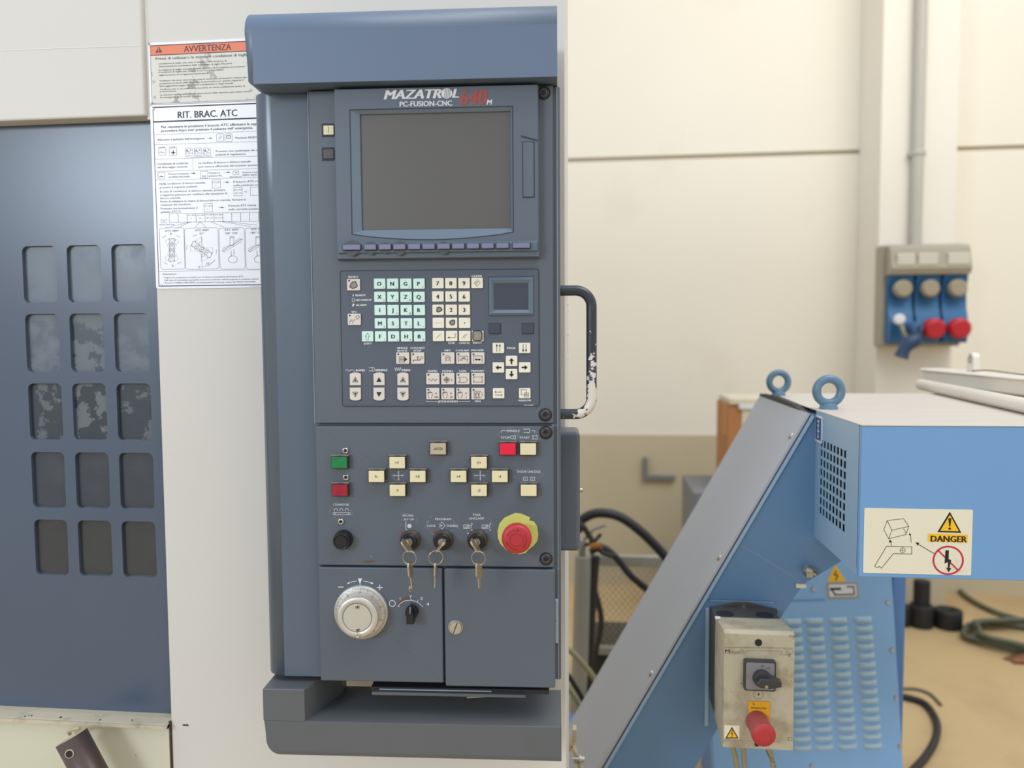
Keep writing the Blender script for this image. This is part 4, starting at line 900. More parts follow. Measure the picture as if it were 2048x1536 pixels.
# printed legends of the lower panel
yi2 = yf-0.0003; LI = FP.crop(620, 840, 3.938, yi2)
b = MB('worn_edge')
def patch(pts): b.m('worn_edge').poly([LI(*p) for p in pts], yf-0.00015)
def blob(cx, cy, rx, ry, seed):
    rnd = random.Random(seed); a = [rnd.random()*6 for _ in range(4)]; p = []
    for k in range(30):
        t = 2*PI*k/30; q = 1+0.13*math.sin(3*t+a[0])+0.09*math.sin(5*t+a[1])+0.07*math.sin(9*t+a[2]); p.append((cx+rx*q*math.cos(t), cy+ry*q*math.sin(t)))
    b.m('worn_edge').line([LI(*q) for q in p], 5*pxl, yf-0.00015, True)
blob(240, 715, 84, 60, 1); blob(1560, 108, 76, 46, 2); blob(1715, 112, 76, 46, 3); blob(1712, 430, 105, 44, 4); blob(690, 437, 50, 40, 5); blob(1336, 437, 50, 40, 6); blob(772, 800, 62, 66, 7); blob(1030, 830, 118, 66, 8); blob(1318, 830, 108, 76, 9)
b.poly([LI(*p) for p in [(905, 800), (935, 790), (925, 840), (960, 880), (990, 915), (960, 905), (915, 850)]], yf-0.00016)
b.build('worn_label_tape', con, 'rubbed remains of label film around the legends', 'stuff')
LG = [MB('print_soft') for _ in range(10)]
def lgi(cx, cy):
    if cy < 200: return 0
    if cx > 1580: return 1
    if cx < 400: return 2
    if cy < 500: return 3 if cx < 1000 else 4
    return 5 if cx < 880 else (6 if cx < 1180 else 7)
def lt(body, cx, cy, w_, h_, m_='print_soft', bold=0.03):
    x_, z_ = LI(cx, cy); LG[lgi(cx, cy)].m(m_).text(body, x_-w_*pxl/2, x_+w_*pxl/2, z_-h_*pxl/2, h_*pxl, yi2, bold)
def ls(pts, wd=4, closed=False, m_='print_soft'): LG[lgi(sum(p[0] for p in pts)/len(pts), sum(p[1] for p in pts)/len(pts))].m(m_).line([LI(*p) for p in pts], wd*pxl, yi2, closed)
def lcirc(cx, cy, r, wd=4, m_='print_soft'): LG[lgi(cx, cy)].m(m_).line(circle(*LI(cx, cy), r*pxl, 14), wd*pxl, yi2, True)
for a in [('SPINDLE', 1600, 85, 102, 18), ('STOP', 1540, 138, 68, 18), ('START', 1692, 138, 76, 18), ('DOOR UNLOCK', 1725, 406, 178, 18), ('CONVEYOR', 244, 666, 126, 18), ('MACHINE', 772, 752, 84, 16), ('SET UP', 778, 782, 80, 16), ('PROGRAM', 1048, 780, 122, 18), ('LOCK', 957, 833, 66, 18), ('ENABLE', 1122, 833, 86, 18), ('TOOL', 1314, 746, 64, 18), ('UNCLAMP.', 1314, 775, 120, 18)]: lt(*a)
ls([(1506, 100), (1506, 84), (1540, 84)]); ls([(1745, 84), (1770, 84), (1770, 100)]); ls([(1682, 72), (1715, 72), (1715, 66), (1730, 72), (1730, 98), (1715, 104), (1715, 98), (1682, 98)])
lcirc(1592, 136, 13); ls([(1608, 118), (1618, 122), (1618, 150), (1608, 154)]); ls([(1744, 124), (1780, 124)]); ls([(1744, 150), (1780, 150)]); ls([(1757, 124), (1757, 150)]); ls([(1780, 118), (1790, 125), (1790, 150), (1780, 156)])
ls([(1680, 450), (1712, 450), (1712, 476), (1680, 476)], 4, True); ls([(1694, 458), (1694, 470)]); ls([(1736, 450), (1770, 450), (1770, 476), (1736, 476)], 4, True); ls([(1752, 458), (1752, 470)])
for cx in (204, 246, 290): ls([(cx+13*math.cos(R(t)), 710-13*math.sin(R(t))) for t in range(-20, 250, 30)])
ls([(192, 730), (306, 730)]); ls([(192, 746), (306, 746)]); lcirc(190, 738, 9); lcirc(310, 738, 9)
for cx, cy in ((694, 437), (1337, 437)):
    ls([(cx-44, cy), (cx+40, cy)], 6); ls([(cx+4, cy-36), (cx+4, cy+32)], 6)
    for dx, dy in ((-1, 0), (1, 0), (0, -1), (0, 1)):
        tx_, ty_ = cx+4*(dy != 0)+dx*46, cy+dy*42; LG[lgi(cx, cy)].m('print_soft').poly([LI(tx_, ty_), LI(tx_-dx*16-dy*8, ty_-dy*16-dx*8), LI(tx_-dx*16+dy*8, ty_-dy*16+dx*8)], yi2)
ls([(755, 800), (755, 865), (810, 865)], 5); x_, z_ = LI(783, 835); LG[5].m('print_soft').poly(circle(x_, z_, 17*pxl, 18), yi2)
ls([(1018, 822), (1040, 832), (1018, 842)], 5); ls([(1030, 812), (1040, 804), (1064, 832), (1040, 860), (1030, 852)], 4)
for ox_ in (0, 145):
    ls([(1210+ox_, 826), (1252+ox_, 826), (1252+ox_, 854), (1210+ox_, 854)], 4, True); ls([(1212+ox_, 852), (1250+ox_, 828)]); ls([(1225+ox_, 854), (1252+ox_, 838)]); ls([(1254+ox_, 832), (1270+ox_, 830), (1270+ox_, 852), (1254+ox_, 852)]); ls([(1272+ox_, 812), (1280+ox_, 820), (1268+ox_, 824)]); ls([(1272+ox_, 862), (1280+ox_, 870), (1268+ox_, 866)])
lcirc(714, 882, 12, 4, 'print_faint_red'); ls([(846, 872), (846, 892)], 6, m_='print_green'); ls([(968, 876), (990, 876), (990, 890), (968, 890)], 5, True, 'print_faint_red'); ls([(1110, 872), (1110, 892)], 6, m_='print_green')
b = LG[8]
for p in ((1246, 893), (600, 477)): x_, z_ = LI(*p); b.m('print_white').poly(circle(x_, z_, 5*pxl, 10), yi2)
b.m('worn_edge'); b.poly([LI(316, 1098), LI(340, 1088), LI(336, 1096)], yi2); b.poly([LI(470, 1078), LI(484, 1062), LI(496, 1084)], yi2); b.poly([LI(1898, 36), LI(1918, 34), LI(1920, 60), LI(1910, 44)], yi2)
b.m('stain_brown').poly([LI(410, 1118), LI(450, 1104), LI(520, 1108), LI(470, 1124)], yi2)
LG[8].build('paint_chips', con, 'small chips and stains in the paint', 'stuff')
for k, t_ in enumerate(('worn spindle stop and start legend', 'worn door unlock legend', 'worn conveyor legend with rollers', 'four way arrow between the X and Y buttons', 'four way arrow between the Z and 4 buttons', 'worn machine set-up legend', 'worn program lock and enable legend', 'worn tool unclamp legend')): LG[k].build('panel_legend', con, t_)

# ---- handwheel and selector
pB = 3.938; yb = -0.002
xa_, za_ = FP.px(620+398/pB, 1120+418/pB, yb-0.006); pm_ = 1/pB/1430
b = MB('dial_alu'); b.lathe([(0.0378, 0), (0.0378, 0.004), (0.0368, 0.0055), (0.0300, 0.0062), (0.029, 0.0062)], (xa_, yb, za_), (0, -1, 0), 64)
b.m('ink_soft')
for k in range(100):
    a = 2*PI*k/100; L_ = 0.0030 if k % 5 else 0.0046; r1 = 0.0362
    b.line([(xa_+r1*math.cos(a), za_+r1*math.sin(a)), (xa_+(r1-L_)*math.cos(a), za_+(r1-L_)*math.sin(a))], 0.0005, yb-0.0064)
hw = b.build('handwheel', con, 'aluminium handwheel dial with a raised knob')
b = MB('switch_grey'); 
for k in range(10):
    a = PI/2-2*PI*k/10; cx_, cz_ = xa_+0.0296*math.cos(a), za_+0.0296*math.sin(a)
    b.text(str(k*10), cx_-0.0016, cx_+0.0016, cz_-0.0012, 0.0024, yb-0.0066, 0.0)
b.build('dial_numbers', hw)
b = MB('dial_alu'); n = 144; vs = []
for t, r in ((0.006, 0.0270), (0.0175, 0.0270)):
    for k in range(n): q = r*(1.0 if k % 2 else 0.972); a = 2*PI*k/n; vs.append((xa_+q*math.cos(a), yb-t, za_+q*math.sin(a)))
b.add(vs, [(k, (k+1) % n, n+(k+1) % n, n+k) for k in range(n)])
b.m('dial_alu').lathe([(0.0274, 0.0175), (0.0284, 0.019), (0.0284, 0.0225), (0.0272, 0.024), (0.0200, 0.0242), (0.0198, 0.0237), (0.0194, 0.0242)], (xa_, yb, za_), (0, -1, 0), 64)
b.m('ink_soft').ring(xa_, za_, 0.0196, 0.0202, yb-0.0244)
b.m('steel')
for dz in (0.0155, -0.0165): b.lathe([(0.0031, 0), (0.0029, 0.0006), (0.001, 0.0004)], (xa_+0.0006, yb-0.0243, za_+dz), (0, -1, 0), 16); b.m('ink').poly(circle(xa_+0.0006, za_+dz, 0.0012, 8), yb-0.0251); b.m('steel')
b.m('chrome').lathe([(0.0040, 0), (0.0040, 0.0015), (0.0022, 0.002), (0.0018, 0.0008)], (xa_, yb-0.0240, za_-0.0245), (0, -1, 0), 16)
b.build('knob', hw)
xs_, zs_ = FP.px(620+797/pB, 1120+418/pB, yb-0.008)
b = MB('black_plastic'); b.lathe([(0.0092, 0), (0.0088, 0.007), (0.0078, 0.010)], (xs_, yb, zs_), (0, -1, 0), 32)
b.prism([(xs_-0.0052, zs_-0.0125), (xs_+0.0048, zs_-0.0125), (xs_+0.0052, zs_-0.002), (xs_+0.0010, zs_+0.013), (xs_-0.0010, zs_+0.013), (xs_-0.0052, zs_-0.002)], yb-0.018, yb-0.004, 0.0008)
b.m('print_soft').line([(xs_+0.0006, zs_+0.012), (xs_+0.0002, zs_+0.003)], 0.0006, yb-0.0183)
b.build('axis_selector', con, 'black pointer knob for choosing the axis')
BI = FP.crop(620, 1120, pB, yb-0.0003); yi3 = yb-0.0003
b = MB('stain_brown')
b.line([BI(*p) for p in [(705, 350), (735, 320), (762, 304), (790, 298)]], 30*pm_, yb-0.0002); b.build('worn_stain', con, 'brown rubbed stain beside the axis scale')
b = MB('print_white')
def bs(pts, wd=5, closed=False): b.line([BI(*p) for p in pts], wd*pm_, yi3, closed)
bs([(222, 213), (262, 213)], 6); bs([(528, 217), (570, 217)], 6); bs([(549, 196), (549, 237)], 6); b.poly([BI(377, 145), BI(410, 145), BI(394, 192)], yi3); bs([(394, 188), (396, 205)], 5)
bs([(300, 184), (330, 172), (368, 165)], 4); b.poly([BI(288, 188), (BI(312, 170)), BI(310, 188)], yi3); bs([(420, 165), (455, 172), (488, 184)], 4); b.poly([BI(502, 188), BI(478, 170), BI(480, 188)], yi3)
x_, z_ = BI(648, 342); b.line(circle(x_, z_, 24*pm_, 24), 5*pm_, yi3, True)
bs([(693+0, 366), (712, 342), (745, 322), (795, 316), (840, 328), (870, 350), (888, 368)], 4); bs([(795, 316), (795, 306)], 4); bs([(845, 328), (852, 318)], 4); bs([(693, 366), (706, 368)], 4)
for t_, cx, cy, w_ in (('Y', 792, 288, 20), ('Z', 879, 303, 20), ('4', 928, 347, 20), ('<', 711, 302, 12)):
    x_, z_ = BI(cx, cy); b.text(t_, x_-w_*pm_/2, x_+w_*pm_/2, z_-12*pm_, 24*pm_, yi3, 0.01)
b.build('axis_legend', con, 'white axis scale and handwheel arrows')
b = MB('steel'); x_, z_ = BI(793, 228)
b.prism(circle(x_, z_, 17*pm_, 12, 24*pm_), yb-0.0007, yb, 0.0003); b.m('ink').prism(circle(x_+0.0006, z_-0.0014, 7*pm_, 10), yb-0.0011, yb-0.0007); b.build('small_tab', con, 'small torn metal tab above the axis scale')

# ================================================================ arms carrying the console
yH = -0.028
u0h = FP.px(490, 100, yH)[0]; u1h = FP.px(1114.5, 100, yH)[0]; zH1 = FP.px(800, 22, yH+0.02)[1]+0.004; zH0 = FP.px(870, 159, yH)[1]
FH = Frame(FP.o, FP.R)
hood = FH.root('top_arm', 'wide grey-blue hood arm above the console with rounded top edge', 'machine arm')
b = MB('hood_blue'); rq = 0.034
prof2 = [(yH, zH0), (0.11, zH0), (0.11, zH1)]+[(yH+rq-rq*math.sin(R(a)), zH1-rq+rq*math.cos(R(a))) for a in range(0, 91, 9)]
bb = bmesh.new(); nH = len(prof2)
# left end rounded in plan
A = [bb.verts.new((u0h, y_, z_)) for y_, z_ in prof2]; B2 = [bb.verts.new((u1h, y_, z_)) for y_, z_ in prof2]
fa = bb.faces.new(A); fb = bb.faces.new(B2[::-1])
for i in range(nH): bb.faces.new((A[i], B2[i], B2[(i+1) % nH], A[(i+1) % nH]))
bmesh.ops.bevel(bb, geom=list(fa.edges), offset=0.010, segments=5, profile=0.5, affect='EDGES')
bmesh.ops.recalc_face_normals(bb, faces=bb.faces[:])
b.bm(bb, False)
for i, f in enumerate(bb.faces): b.sm[i] = f.calc_area() < 0.012
bb.free()
hm = b.build('arm_cover', hood)
b = MB('steel'); x_, z_ = FP.px(556, 180, 0.02); b.cyl((x_, 0.05, zc1-0.004), (0, 0, 1), 0.016, zH0-zc1+0.006, 24); b.build('pivot_pin', hood, 'scuffed bright pivot pin on top of the column')

low = FH.root('bottom_arm', 'grey L-shaped bracket arm under the console with a flat tray surface', 'machine arm')
yA = -0.012
xA0 = FP.px(527, 1440, yA)[0]; xA1 = FP.px(1123, 1490, yA)[0]; zA0 = FP.px(820, 1521, yA)[1]; zA1 = FP.px(820, 1446.5, yA)[1]; zA2 = FP.px(565, 1378, yA)[1]; xA2 = FP.px(609, 1410, yA)[0]
yBk = YM+0.0  # reaches the housing
yb_ = 0.098
b = MB('arm_grey')
rc_ = 0.022
def bar_loop(d, dt, y_):
    q = [(xA1-d*0.2, zA1-dt), (xA0+d*0.1, zA1-dt)]+[(xA0+rc_-(rc_-d)*math.cos(R(a)), zA0+rc_-(rc_-d)*math.sin(R(a))) for a in range(0, 91, 9)]+[(xA1-d*0.2, zA0+d)]
    return [(x_, y_, z_) for x_, z_ in q]
br_ = 0.010; loops = [bar_loop(br_*(1-math.sin(R(t))), 0.0012*(1-math.sin(R(t))), yA+br_*(1-math.cos(R(t)))*(1 if t else 0)) for t in (0, 18, 36, 54, 72, 90)]+[bar_loop(0, 0, yb_)]
vs = [p for L_ in loops for p in L_]; n_ = len(loops[0])
b.add(vs, [(r_*n_+k, r_*n_+(k+1) % n_, (r_+1)*n_+(k+1) % n_, (r_+1)*n_+k) for r_ in range(5) for k in range(n_)], False)
b.add(loops[5]+loops[6], [(k, (k+1) % n_, n_+(k+1) % n_, n_+k) for k in range(n_)])
b.add(loops[0], [list(range(n_))]); b.add(loops[6], [list(range(n_))[::-1]])
b.build('tray_bar', low)
b = MB('arm_grey'); fx = FP.px(683, 1388, 0.07)[0]
pl = [(xA0, yA+0.0), (xA2, yA), (fx, 0.075), (fx, yb_), (xA0, yb_)]
lo_ = [(x_, y_, zA1-0.0005) for x_, y_ in pl]; hi_ = [(x_, y_, zA2) for x_, y_ in pl]
bb = bmesh.new(); A = [bb.verts.new(p) for p in lo_]; B2 = [bb.verts.new(p) for p in hi_]; bb.faces.new(A); tf = bb.faces.new(B2[::-1])
for i in range(5): bb.faces.new((A[i], B2[i], B2[(i+1) % 5], A[(i+1) % 5]))
bmesh.ops.bevel(bb, geom=list(tf.edges), offset=0.0015, segments=2, profile=0.5, affect='EDGES'); bmesh.ops.recalc_face_normals(bb, faces=bb.faces[:]); b.bm(bb); bb.free()
b.build('end_block', low)
b = MB('gasket'); x_ = (xc0+xL)/2+0.008; b.lathe([(0.030, 0), (0.030, 0.006), (0.033, 0.008), (0.033, 0.014), (0.028, 0.016), (0.028, zc0-zA2+0.001)], (x_, 0.052, zA2), (0, 0, 1), 36); b.build('pivot_collar', low, 'dark greasy pivot collar')

# ================================================================ keys hanging in the three switches
def key_blade(b, o, d, s, L_=0.028, wd=0.006, th=0.0016):
    """flat bitted blade starting at o along d, side s"""
    d = Vector(d).normalized(); s = Vector(s); s = (s-d*s.dot(d)).normalized(); n_ = d.cross(s); o = Vector(o); P = []
    prof = [(0, -wd/2), (L_*0.94, -wd/2), (L_, -wd*0.2), (L_*0.95, wd*0.3)]
    k = 0; q = L_*0.9
    while q > L_*0.12: prof.append((q, wd*(0.5 if k % 2 else 0.24))); q -= L_*0.085; k += 1
    prof.append((0, wd/2))
    v0 = [o+d*a+s*c-n_*th/2 for a, c in prof]; v1 = [p+n_*th for p in v0]; m_ = len(prof)
    b.add(v0+v1, [list(range(m_))[::-1], list(range(m_, 2*m_))]+[(i, (i+1) % m_, m_+(i+1) % m_, m_+i) for i in range(m_)])
def key_head(b, o, d, s, L_=0.022, wd=0.017, th=0.0022):
    d = Vector(d).normalized(); s = Vector(s); s = (s-d*s.dot(d)).normalized(); n_ = d.cross(s); o = Vector(o)
    prof = [(0, -wd*0.32), (L_*0.2, -wd/2), (L_*0.8, -wd/2), (L_, -wd*0.3), (L_, wd*0.3), (L_*0.8, wd/2), (L_*0.2, wd/2), (0, wd*0.32)]
    v0 = [o+d*a+s*c-n_*th/2 for a, c in prof]; v1 = [p+n_*th for p in v0]; m_ = len(prof)
    b.add(v0+v1, [list(range(m_))[::-1], list(range(m_, 2*m_))]+[(i, (i+1) % m_, m_+(i+1) % m_, m_+i) for i in range(m_)])
    return o+d*L_*0.8
texts = ('pair of brass keys on a ring in the switch furthest from the red stop button', 'pair of brass keys on a ring in the middle switch, hanging edge-on', 'pair of brass keys on a ring in the switch nearest the red stop button')
tilt = ((-0.55, 0.75), (0.62, 0.78), (-0.5, 0.78)); hang = ((0.10, 0.26), (-0.05, 0.05), (0.04, 0.52))
for k, ((x_, z_), tt, (ax_, wy)) in enumerate(zip(KS, tilt, hang)):
    Fk = Frame(FP.o+FP.R@Vector((x_, yf-0.016, z_)), FP.R)
    kr = Fk.root('key_pair', texts[k], 'keys', 'keys in the key switches')
    s = Vector((tt[0], 0, tt[1])); b = MB('key_metal')
    dirk = Vector((0, -1, -0.12)); key_blade(b, (0, 0.004, 0), dirk, s, 0.010, 0.006)
    e_ = key_head(b, Vector((0, -0.006, 0)), dirk, s, 0.017, 0.020)
    b.build('inserted_key', kr)
    sd = s.normalized(); lowp = e_ + (sd*(-0.0085) if sd.z > 0 else sd*0.0085)
    rr0 = 0.0095; c0 = Vector((lowp.x, lowp.y-0.001, lowp.z-rr0*0.72))
    b = MB('steel'); pn = Vector((0.18*(-1)**k, 1, 0.05)).normalized(); aa = pn.orthogonal().normalized(); bb_ = pn.cross(aa)
    b.tube([c0+aa*rr0*math.cos(2*PI*j/32)+bb_*rr0*math.sin(2*PI*j/32) for j in range(32)], 0.0007, 8, True); b.build('split_ring', kr)
    b = MB('key_metal'); top_ = c0+Vector((0, 0, -rr0+0.0035)); dd = Vector((ax_, 0.0, -1)); sv = Vector((wy, 1, 0))
    key_head(b, top_, dd, sv, 0.021, 0.013, 0.0022); key_blade(b, top_+dd.normalized()*0.0205, dd, sv, 0.0145, 0.0046, 0.0016); b.build('hanging_key', kr)

# ================================================================ chip conveyor
YC = 1.25; Yt = 1.50; Yk = 1.92
xh0 = W.px(1721, 1000, YC)[0]; zh1 = W.px(1850, 850, YC)[1]; zh0 = W.px(1850, 1157, YC)[1]
cv = Frame((0.25, 1.7, 0)).root('chip_conveyor', 'blue inclined chip conveyor with grey cover and large square head box beside the machine', 'conveyor')
def V(bld, name, label=None, parent=None):
    for i, p in enumerate(bld.v): bld.v[i] = (p[0]-0.25, p[1]-1.7, p[2])
    return bld.build(name, parent or cv, label)
xh1 = 1.15
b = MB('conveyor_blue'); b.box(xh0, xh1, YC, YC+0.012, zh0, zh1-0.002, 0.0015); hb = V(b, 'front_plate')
# vented side
xs0 = xh0; b = MB('vent_blue')
# cut-in slots: 8 columns (depth) x 8 rows
def side_z(u, v, x):  # intersect ray with plane x=const -> (y,z)
    d = _f + _r*((u-1024)/FPX) - _u*((v-768)/FPX); t = (x-CAM.x)/d.x; p = CAM+d*t; return (p.y, p.z)
ra = side_z(1692, 907, xh0); rb_ = side_z(1642, 890, xh0)
y0v, z_top_n = side_z(1693.5, 899, xh0); y1v = side_z(1640, 882, xh0)[0]; z_botn = side_z(1692, 1070, xh0)[1]
nC, nR = 8, 8; pc = (y1v-y0v)/nC; pr = (z_top_n-z_botn)/nR
cells_y = [y0v+pc*k for k in range(nC+1)]; cells_z = [z_botn+pr*k for k in range(nR+1)]
Y0, Y1 = YC+0.012, Yt
def sq(ya, yb2, za, zb): b.add([(xs0, ya, za), (xs0, yb2, za), (xs0, yb2, zb), (xs0, ya, zb)], [(0, 1, 2, 3)])
zbk = W.px(1622, 1084, Yt)[1]
b.add([(xs0, Y0, zh0), (xs0, Y1, zh0+0.0), (xs0, Y1, cells_z[0]), (xs0, Y0, cells_z[0])], [(0, 1, 2, 3)])
sq(Y0, Y1, cells_z[-1], zh1-0.002); sq(Y0, cells_y[0], cells_z[0], cells_z[-1]); sq(cells_y[-1], Y1, cells_z[0], cells_z[-1])
for i in range(nC):
    for k in range(nR):
        a0, a1, c0, c1 = cells_y[i], cells_y[i+1], cells_z[k], cells_z[k+1]
        p0, p1, q0, q1 = a0+pc*0.15, a1-pc*0.17, c0+pr*0.13, c1-pr*0.15
        b.add([(xs0, a0, c0), (xs0, a1, c0), (xs0, a1, c1), (xs0, a0, c1), (xs0, p0, q0), (xs0, p1, q0), (xs0, p1, q1), (xs0, p0, q1)], [(0, 1, 5, 4), (1, 2, 6, 5), (2, 3, 7, 6), (3, 0, 4, 7)])
        b.add([(xs0, p0, q0), (xs0, p1, q0), (xs0, p1, q1), (xs0, p0, q1), (xs0+0.0012, p0, q0), (xs0+0.0012, p1, q0), (xs0+0.0012, p1, q1), (xs0+0.0012, p0, q1)], [(0, 1, 5, 4), (1, 2, 6, 5), (2, 3, 7, 6), (3, 0, 4, 7)])
V(b, 'vent_plate', 'side plate with eight rows of small vent slots')
b = MB('hole_dark'); b.box(xs0+0.02, xs0+0.03, Y0+0.03, Y1-0.01, zh0+0.01, zh1-0.01); V(b, 'dark_interior')
b = MB('top_white'); b.box(xh0-0.001, xh1, YC-0.001, Yk, zh1-0.002, zh1, 0.0008); V(b, 'top_plate', 'dusty whitish top of the head box')
b = MB('conveyor_blue'); b.box(xh0+0.012, xh1, YC+0.013, Yk-0.01, zh0, zh0+0.004); b.box(xh0+0.03, xh1, Yk-0.012, Yk, zh0, zh1-0.003); V(b, 'rear_plates')
# trunk side
pts = [(1622, 829), (1700, 829), (1700, 1110), (1675, 1127), (1607, 1168), (1566, 1228), (1428, 1469), (1262, 1760), (1073, 1760)]
tp = [W.px(u, v, Yt) for u, v in pts]
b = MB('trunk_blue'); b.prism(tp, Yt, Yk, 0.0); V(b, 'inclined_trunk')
# flange strip along the cover edge and the cover itself
A_ = Vector(W.px(1622, 829, Yt)); B_ = Vector(W.px(1073, 1760, Yt)); dv = (B_-A_).normalized(); nv = Vector((dv.y, -dv.x))
if nv.x > 0: nv = -nv
nv = -nv if nv.y < 0 else nv
def strip(o0, o1, ya, yb2, m_, name, t0=0.0, t1=0.0, label=None):
    b = MB(m_); p = [A_+dv*t0+nv*o0, B_+nv*o0, B_+nv*o1, A_+dv*t0+nv*o1]
    b.prism([(q.x, q.y) for q in p], ya, yb2); return V(b, name, label)
strip(-0.006, 0.0, Yt-0.006, Yt, 'vent_blue', 'edge_flange')
strip(0.0003, 0.0025, Yt-0.002, Yk, 'hole_dark', 'cover_gap')
strip(0.0025, 0.007, Yt-0.004, Yk+0.004, 'cover_grey', 'trunk_cover', label='flat grey cover of the incline')
# black gasket lip at the top end of the cover
b = MB('black_matte'); zz = zh1
b.profile([(Yt-0.004, zz-0.012), (Yt+0.12, zz+0.001), (Yt+0.28, zz+0.004), (Yk, zz-0.001), (Yk, zz-0.014), (Yt+0.2, zz-0.010)], xh0-0.016, xh0-0.003); V(b, 'rubber_lip', 'black rubber lip between cover and head box')
for u, v in ((1592, 877), (1446, 1119), (1310, 1350)):
    x_, z_ = W.px(u, v, Yt+0.02); q = Vector((x_, z_)); t = (q-A_).dot(dv); q = A_+dv*t+nv*0.007
    b = MB('steel'); b.lathe([(0.0068, 0), (0.0068, 0.001), (0.005, 0.0035), (0.003, 0.0038)], (q.x, Yt+0.018, q.y), (nv.x, 0, nv.y), 18); V(b, 'cover_screw')
# seams on the trunk side
b = MB('edge_light'); y_ = Yt-0.0006
b.line([W.px(1478, 1090, y_), W.px(1520, 1112, y_), W.px(1560, 1137, y_), W.px(1607, 1168, y_)], 0.0007, y_); V(b, 'weld_seam')
b = MB('ink_soft'); b.line([W.px(1418, 1207, y_), W.px(1418, 1198, y_), W.px(1551, 1203, y_), W.px(1551, 1207, y_)], 0.0012, y_).m('vent_blue').line([W.px(1420, 1200.5, y_), W.px(1549, 1205, y_)], 0.0012, y_)
b.box(W.px(1410, 1300, Yt)[0], W.px(1417, 1300, Yt)[0], Yt-0.004, Yt-0.0005, W.px(1414, 1450, Yt)[1], W.px(1414, 1215, Yt)[1]); V(b, 'mounting_plate_edge')
# latch bolt
x_, z_ = W.px(1617, 1140, Yt-0.02)
b = MB('brushed_steel'); b.cyl((x_-0.006, Yt-0.022, z_+0.004), (0.8, 0, -0.5), 0.0085, 0.012, 6, 0.001); b.m('steel').cyl((x_+0.003, Yt-0.022, z_-0.002), (0.8, 0, -0.5), 0.0045, 0.011, 12); b.box(x_-0.006, x_+0.006, Yt-0.03, Yt, z_-0.012, z_-0.002, 0.001)
V(b, 'tension_bolt', 'bright hexagonal tension bolt')
b = MB('card_light'); x_, z_ = W.px(1605, 1172, Yt-0.003); b.box(x_-0.012, x_+0.006, Yt-0.006, Yt-0.0005, z_-0.003, z_+0.004); V(b, 'paper_shim')
# eyebolts
def floor_on(u, v, z): p = floor_pt(u, v, z); return p
for u, v, cu, rpx in ((1657, 818, 1657, 33), (1557, 791, 1558, 25)):
    p = floor_pt(u, v, zh1); d_ = 1.09*p.y
    ro = rpx/FPX*(p-CAM).dot(_f); b = MB('eye_blue'); tr = ro*0.26; rc = ro-tr
    b.lathe([(ro*0.55, 0), (ro*0.52, ro*0.16), (ro*0.40, ro*0.36)], (p.x, p.y, zh1), (0, 0, 1), 24)
    cz = zh1+ro*0.30+rc+tr*0.2; dirx = Vector((1, 0.10, 0)).normalized()
    b.tube([Vector((p.x, p.y, cz))+dirx*rc*math.cos(2*PI*k/36)+Vector((0, 0, 1))*rc*math.sin(2*PI*k/36) for k in range(36)], tr, 14, True)
    V(b, 'eyebolt', 'large blue eyebolt at the front edge' if rpx > 30 else 'smaller looking blue eyebolt at the back edge')
# stickers on the head box
ysk = YC-0.0006
b = MB('sticker_cream'); G = W.crop(1600, 440, 2.076, ysk-0.0002)
sx0_, sz1_ = W.px(1729, 1016, ysk); sx1_, sz0_ = W.px(1942, 1151, ysk)
b.prism(rrect(sx0_, sx1_, sz0_, sz1_, 0.002), ysk, YC-0.0001)
ds = V(b, 'danger_sticker', 'cream danger sticker with lifting diagram')
b = MB('ink'); yy = ysk-0.0003
def gs(pts, wd=2.4, closed=False, m_='ink'): b.m(m_).line([G(*p) for p in pts], wd/2.076/1240, yy, closed)
gs([(362, 1248), (430, 1240), (452, 1272), (440, 1306), (368, 1323), (348, 1285)], 1.8, True); gs([(362, 1248), (382, 1288), (452, 1272)], 1.8); gs([(382, 1288), (368, 1323)], 1.8); gs([(430, 1282), (440, 1300)], 1.8)
gs([(310, 1437), (360, 1354), (464, 1357), (464, 1387), (388, 1385), (338, 1446), (330, 1438), (320, 1444), (310, 1437)], 2); gs([(418, 1371), (434, 1371)], 1.5); gs([(426, 1362), (426, 1380)], 1.5)
b.line(circle(*G(426, 1371), 10/2.076/1240, 18), 1.5/2.076/1240, yy, True)
gs([(380, 1350), (378, 1338)], 2); b.poly([G(370, 1340), G(382, 1336), G(372, 1326)], yy); gs([(461, 1338), (460, 1312), (456, 1304)], 2); b.poly([G(452, 1308), G(462, 1308), G(455, 1299)], yy)
gs([(557, 1385), (484, 1342)], 2.4); b.poly([G(480, 1338), G(496, 1340), G(488, 1352)], yy)
b.poly([G(570, 1296), G(670, 1299), G(622, 1211)], yy); b.m('sticker_yellow').poly([G(582, 1290), G(659, 1292), G(622, 1224)], yy-0.0002)
b.m('ink').poly([G(615, 1238), G(628, 1238), G(624, 1272), G(619, 1272)], yy-0.0004); b.poly(circle(*G(621, 1281), 5/2.076/1240, 10), yy-0.0004)
b.m('sticker_yellow'); p_, q_ = G(531, 1302), G(696, 1340); b.poly([p_, (q_[0], p_[1]-0.0004), q_, (p_[0], q_[1]+0.0004)], yy)
x0_, z0_ = G(543, 1335); x1_, z1_ = G(692, 1312); b.m('ink').text('DANGER', x0_, x1_, z0_, z1_-z0_, yy-0.0003, 0.035)
b.m('sticker_red').line(circle(*G(615, 1413), 56/2.076/1240, 40), 7/2.076/1240, yy, True)
b.m('ink').poly([G(604, 1371), G(618, 1371), G(617, 1408), G(628, 1412), G(620, 1445), G(628, 1446), G(617, 1462), G(607, 1444), G(614, 1444), G(614, 1420), G(600, 1426)], yy-0.0001)
gs([(574, 1372), (656, 1454)], 6, m_='sticker_red')
V(b, 'sticker_print', parent=ds)
